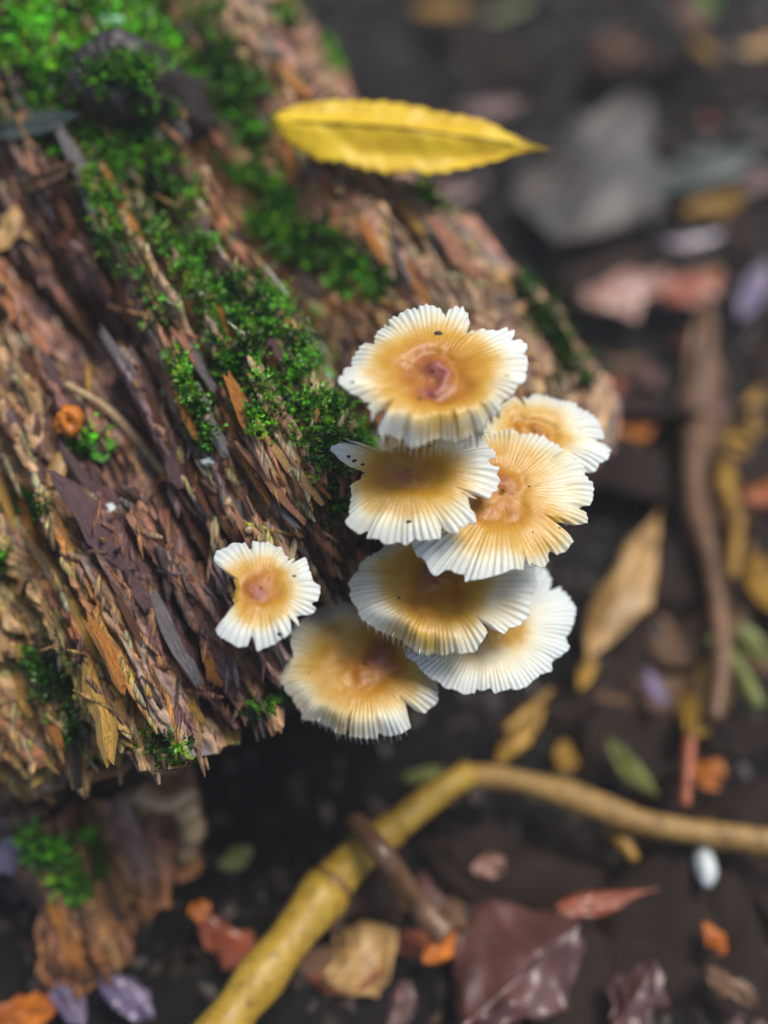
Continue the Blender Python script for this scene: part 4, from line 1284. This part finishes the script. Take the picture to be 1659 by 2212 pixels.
def chunk_prof(t, s): return 0.003 * (fbm(t / 0.01 + 4, s / 0.02 + 4, 91, 3) - 0.5) * 2 - 0.007 * np.exp(-((t - 0.004) / 0.008) ** 2) * sst(0.0, -0.012, s)


def chunk_end(t, seed): return interp(t, [-0.03, -0.015, 0.0, 0.02, 0.03], [0.002, 0.006, 0.002, -0.008, -0.012])


def chunk_tone(t, s, c1_, c2_, c3_, seed):
    base = log_tone(t * 0 + 0.055, s * 0 + 0.0, c1_, c2_, c3_, seed)
    edge = sst(-0.018, -0.004, s)
    org = np.array(PAL['orange'])[None, None] * (0.6 + 0.8 * c2_)[..., None]
    return base * (1 - 0.6 * edge[..., None]) * 0.7 + org * 0.6 * edge[..., None]


V, F, Tn, sv, tv = make_log_mesh(c0, cax, cbx, cnn, 0.021, 0.019, np.linspace(-Lc * 1.25, 0.0, 120), np.linspace(-math.pi, math.pi, 150, endpoint=False), chunk_end, chunk_prof, 31, chunk_tone, recess=0.008, rag=0.003)
chunk = thing('wood_chunk', (c0.x, c0.y, 0.0), 'short mossy chunk of broken wood lying on the soil below the log', 'wood chunk')
mesh_obj('wood', V, F, M['wood'], chunk, True, dict(s=sv, t=tv), dict(tone=Tn))
CB = BVHTree.FromPolygons([Vector(v) for v in V.tolist()], F.tolist())


def hitc(x, y):
    p, n, i, d = CB.ray_cast(CAM, ray(x, y).normalized())
    return p, n


for (x0, y0, x1, y1, wpx, key) in [(80, 1860, 130, 2000, 30, 'pink'), (110, 1960, 180, 2090, 40, 'orange'), (260, 2000, 280, 2060, 16, 'pink'), (300, 1990, 325, 2050, 18, 'pink'), (345, 1975, 370, 2030, 18, 'tan'), (230, 2010, 250, 2090, 18, 'tan')]:
    a, b_, m_ = hitc(x0, y0), hitc(x1, y1), hitc((x0 + x1) / 2, (y0 + y1) / 2)
    if None in (a[0], b_[0], m_[0]): continue
    d = b_[0] - a[0]
    splinter(chunk, m_[0], m_[1], d.normalized(), d.length, wpx * 1.1e-4, wpx * 0.7e-4, key)
moss_patch([(60, 1830, 170, 1850, 24, 260, 1.3, 1.5), (120, 1860, 190, 1960, 24, 300, 1.2, 1.5), (190, 1800, 220, 1900, 18, 120, 0.8, 1.4)], 'green moss on top of the broken wood chunk', 7, hitc)

# tan root scraps under the log
rt = thing('bark_curl', onz(340, 1840, 0.004), 'curled pale bark scrap caught in the shade under the log', 'bark')
for (px, rr_, z0, z1) in [([(275, 1715), (310, 1770), (345, 1840)], 17, 0.03, 0.01), ([(300, 1712), (360, 1735), (420, 1705)], 20, 0.03, 0.03), ([(400, 1740), (415, 1790), (400, 1840)], 26, 0.028, 0.012), ([(345, 1845), (390, 1855), (405, 1835)], 12, 0.008, 0.010)]:
    m_ = len(px)
    pts = spline([onz(x, y, z0 + (z1 - z0) * i / (m_ - 1)) for i, (x, y) in enumerate(px)], 14)
    v_, f_ = tube(pts, [rr_ * k_ * (0.7 + 0.5 * random.random()) for _ in range(14)], 10, 0.3, 5)
    mesh_obj('strip', v_, f_, M['palestem'], rt)

# --- filler leaves: dark dead leaves everywhere else in the litter
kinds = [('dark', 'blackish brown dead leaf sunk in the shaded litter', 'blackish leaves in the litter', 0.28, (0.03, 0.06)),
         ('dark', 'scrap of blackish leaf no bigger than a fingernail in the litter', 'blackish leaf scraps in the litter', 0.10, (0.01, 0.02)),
         ('brown', 'mid brown crumpled leaf scrap in the litter', 'brown leaf scraps in the litter', 0.17, (0.010, 0.02)),
         ('brown', 'whole mid brown crumpled leaf in the litter', 'brown leaves in the litter', 0.13, (0.022, 0.034)),
         ('maroon', 'small glossy maroon leaf scrap in the litter', 'maroon leaf scraps in the litter', 0.14, (0.010, 0.026)),
         ('ochre', 'small faded ochre leaf crumb in the litter', 'ochre leaf crumbs in the litter', 0.09, (0.010, 0.02)),
         ('red', 'small brick red leaf crumb in the litter', 'red leaf crumbs in the litter', 0.09, (0.010, 0.022))]
FM = {}
for key in ('dark', 'brown', 'maroon', 'ochre', 'red'):
    for v in range(4):
        P = leaf_grid(1.0, 0.62, shape=0.8 + 0.1 * v, fold=-0.25 - 0.1 * v, curl=0.05 * (v - 1), wr=0.5, torn=0.3, seed=200 + v, nu=14, nv=7)
        P[..., 0] -= 0.5
        V_, F_ = solid_grid(P, 0.012)
        me = np_mesh('leaf', V_, F_)
        me.polygons.foreach_set('use_smooth', np.ones(len(me.polygons), dtype=bool))
        me.materials.append(M[key])
        FM[(key, v)] = me
rf = random.Random(21)
for k in range(210):
    if k < 70:
        g_ = onz(rf.uniform(1330, 1750), rf.uniform(0, 2212), 0); x, y = g_.x, g_.y
    elif k < 95:
        g_ = onz(rf.uniform(600, 1400), rf.uniform(1850, 2250), 0); x, y = g_.x, g_.y
    elif k < 175: x, y = rf.uniform(-0.16, 0.34), rf.uniform(-0.14, 0.5)
    else: x, y = rf.uniform(-0.4, 0.45), rf.uniform(-0.3, 0.7)
    u = rf.random(); c_ = 0
    for kd_ in kinds:
        c_ += kd_[3]
        if u < c_: break
    L_ = rf.uniform(*kd_[4])
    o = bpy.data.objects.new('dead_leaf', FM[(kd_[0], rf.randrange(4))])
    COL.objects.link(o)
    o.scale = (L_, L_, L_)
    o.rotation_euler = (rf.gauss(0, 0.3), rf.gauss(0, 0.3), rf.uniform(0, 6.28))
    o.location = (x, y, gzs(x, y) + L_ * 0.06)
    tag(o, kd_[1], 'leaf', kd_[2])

# crumbs of bark and leaf, too many to count
r_ = np.random.default_rng(5)
CV, CF = [], []
for k in range(9000):
    x, y = r_.uniform(-0.2, 0.36), r_.uniform(-0.15, 0.55)
    sz = r_.uniform(0.0012, 0.005)
    a = r_.random() * 6.28; c_, s_ = math.cos(a), math.sin(a)
    asp = r_.uniform(0.25, 0.8)
    dx = np.array([c_, s_, r_.normal() * 0.4]) * sz; dy = np.array([-s_, c_, r_.normal() * 0.4]) * sz * asp; dz = np.array([0, 0, sz * 0.25])
    p = np.array([x, y, 0.0])
    CV.append((p, dx, dy, dz))
zz = gz(np.array([c[0][0] for c in CV]), np.array([c[0][1] for c in CV]))
VV = []
for (p, dx, dy, dz), z in zip(CV, zz):
    p = p + np.array([0, 0, z + 0.0004])
    b = len(VV)
    VV += [p - dx, p + dy * 0.9, p + dx * 0.9, p - dy, p + dz]
    CF += [(b, b + 1, b + 4), (b + 1, b + 2, b + 4), (b + 2, b + 3, b + 4), (b + 3, b, b + 4)]
M['crumb'] = leaf_mat('crumbs', (0.012, 0.010, 0.010), (0.05, 0.03, 0.02), 0.45, 0.4, 130)
cr = mesh_obj('litter_crumbs', VV, CF, M['crumb'], None, False)
tag(cr, 'crumbs of bark and rotted leaf strewn over the soil', 'litter', None, 'stuff')

# ------------------------------------------------------------------ even volume veil, added to lift the blacks; no visible mist
hz = mesh_obj('black_lift_veil', [(x, y, z) for z in (-1.2, 0.45) for (x, y) in ((-110, -110), (110, -110), (110, 110), (-110, 110))],
              [(3, 2, 1, 0), (4, 5, 6, 7), (0, 1, 5, 4), (1, 2, 6, 5), (2, 3, 7, 6), (3, 0, 4, 7)], bpy.data.materials.new('black_lift_veil'), None, False)
hm = hz.data.materials[0]
hm.use_nodes = True
hm.node_tree.nodes.clear()
ho = hm.node_tree.nodes.new('ShaderNodeOutputMaterial'); hv = hm.node_tree.nodes.new('ShaderNodeVolumePrincipled')
hv.inputs['Color'].default_value = (0.9, 0.92, 0.95, 1)
hv.inputs['Density'].default_value = 0.075
hm.node_tree.links.new(hv.outputs[0], ho.inputs['Volume'])
tag(hz, 'thin even veil added over the whole scene to lift its blacks', 'black_lift_veil', None, 'stuff')
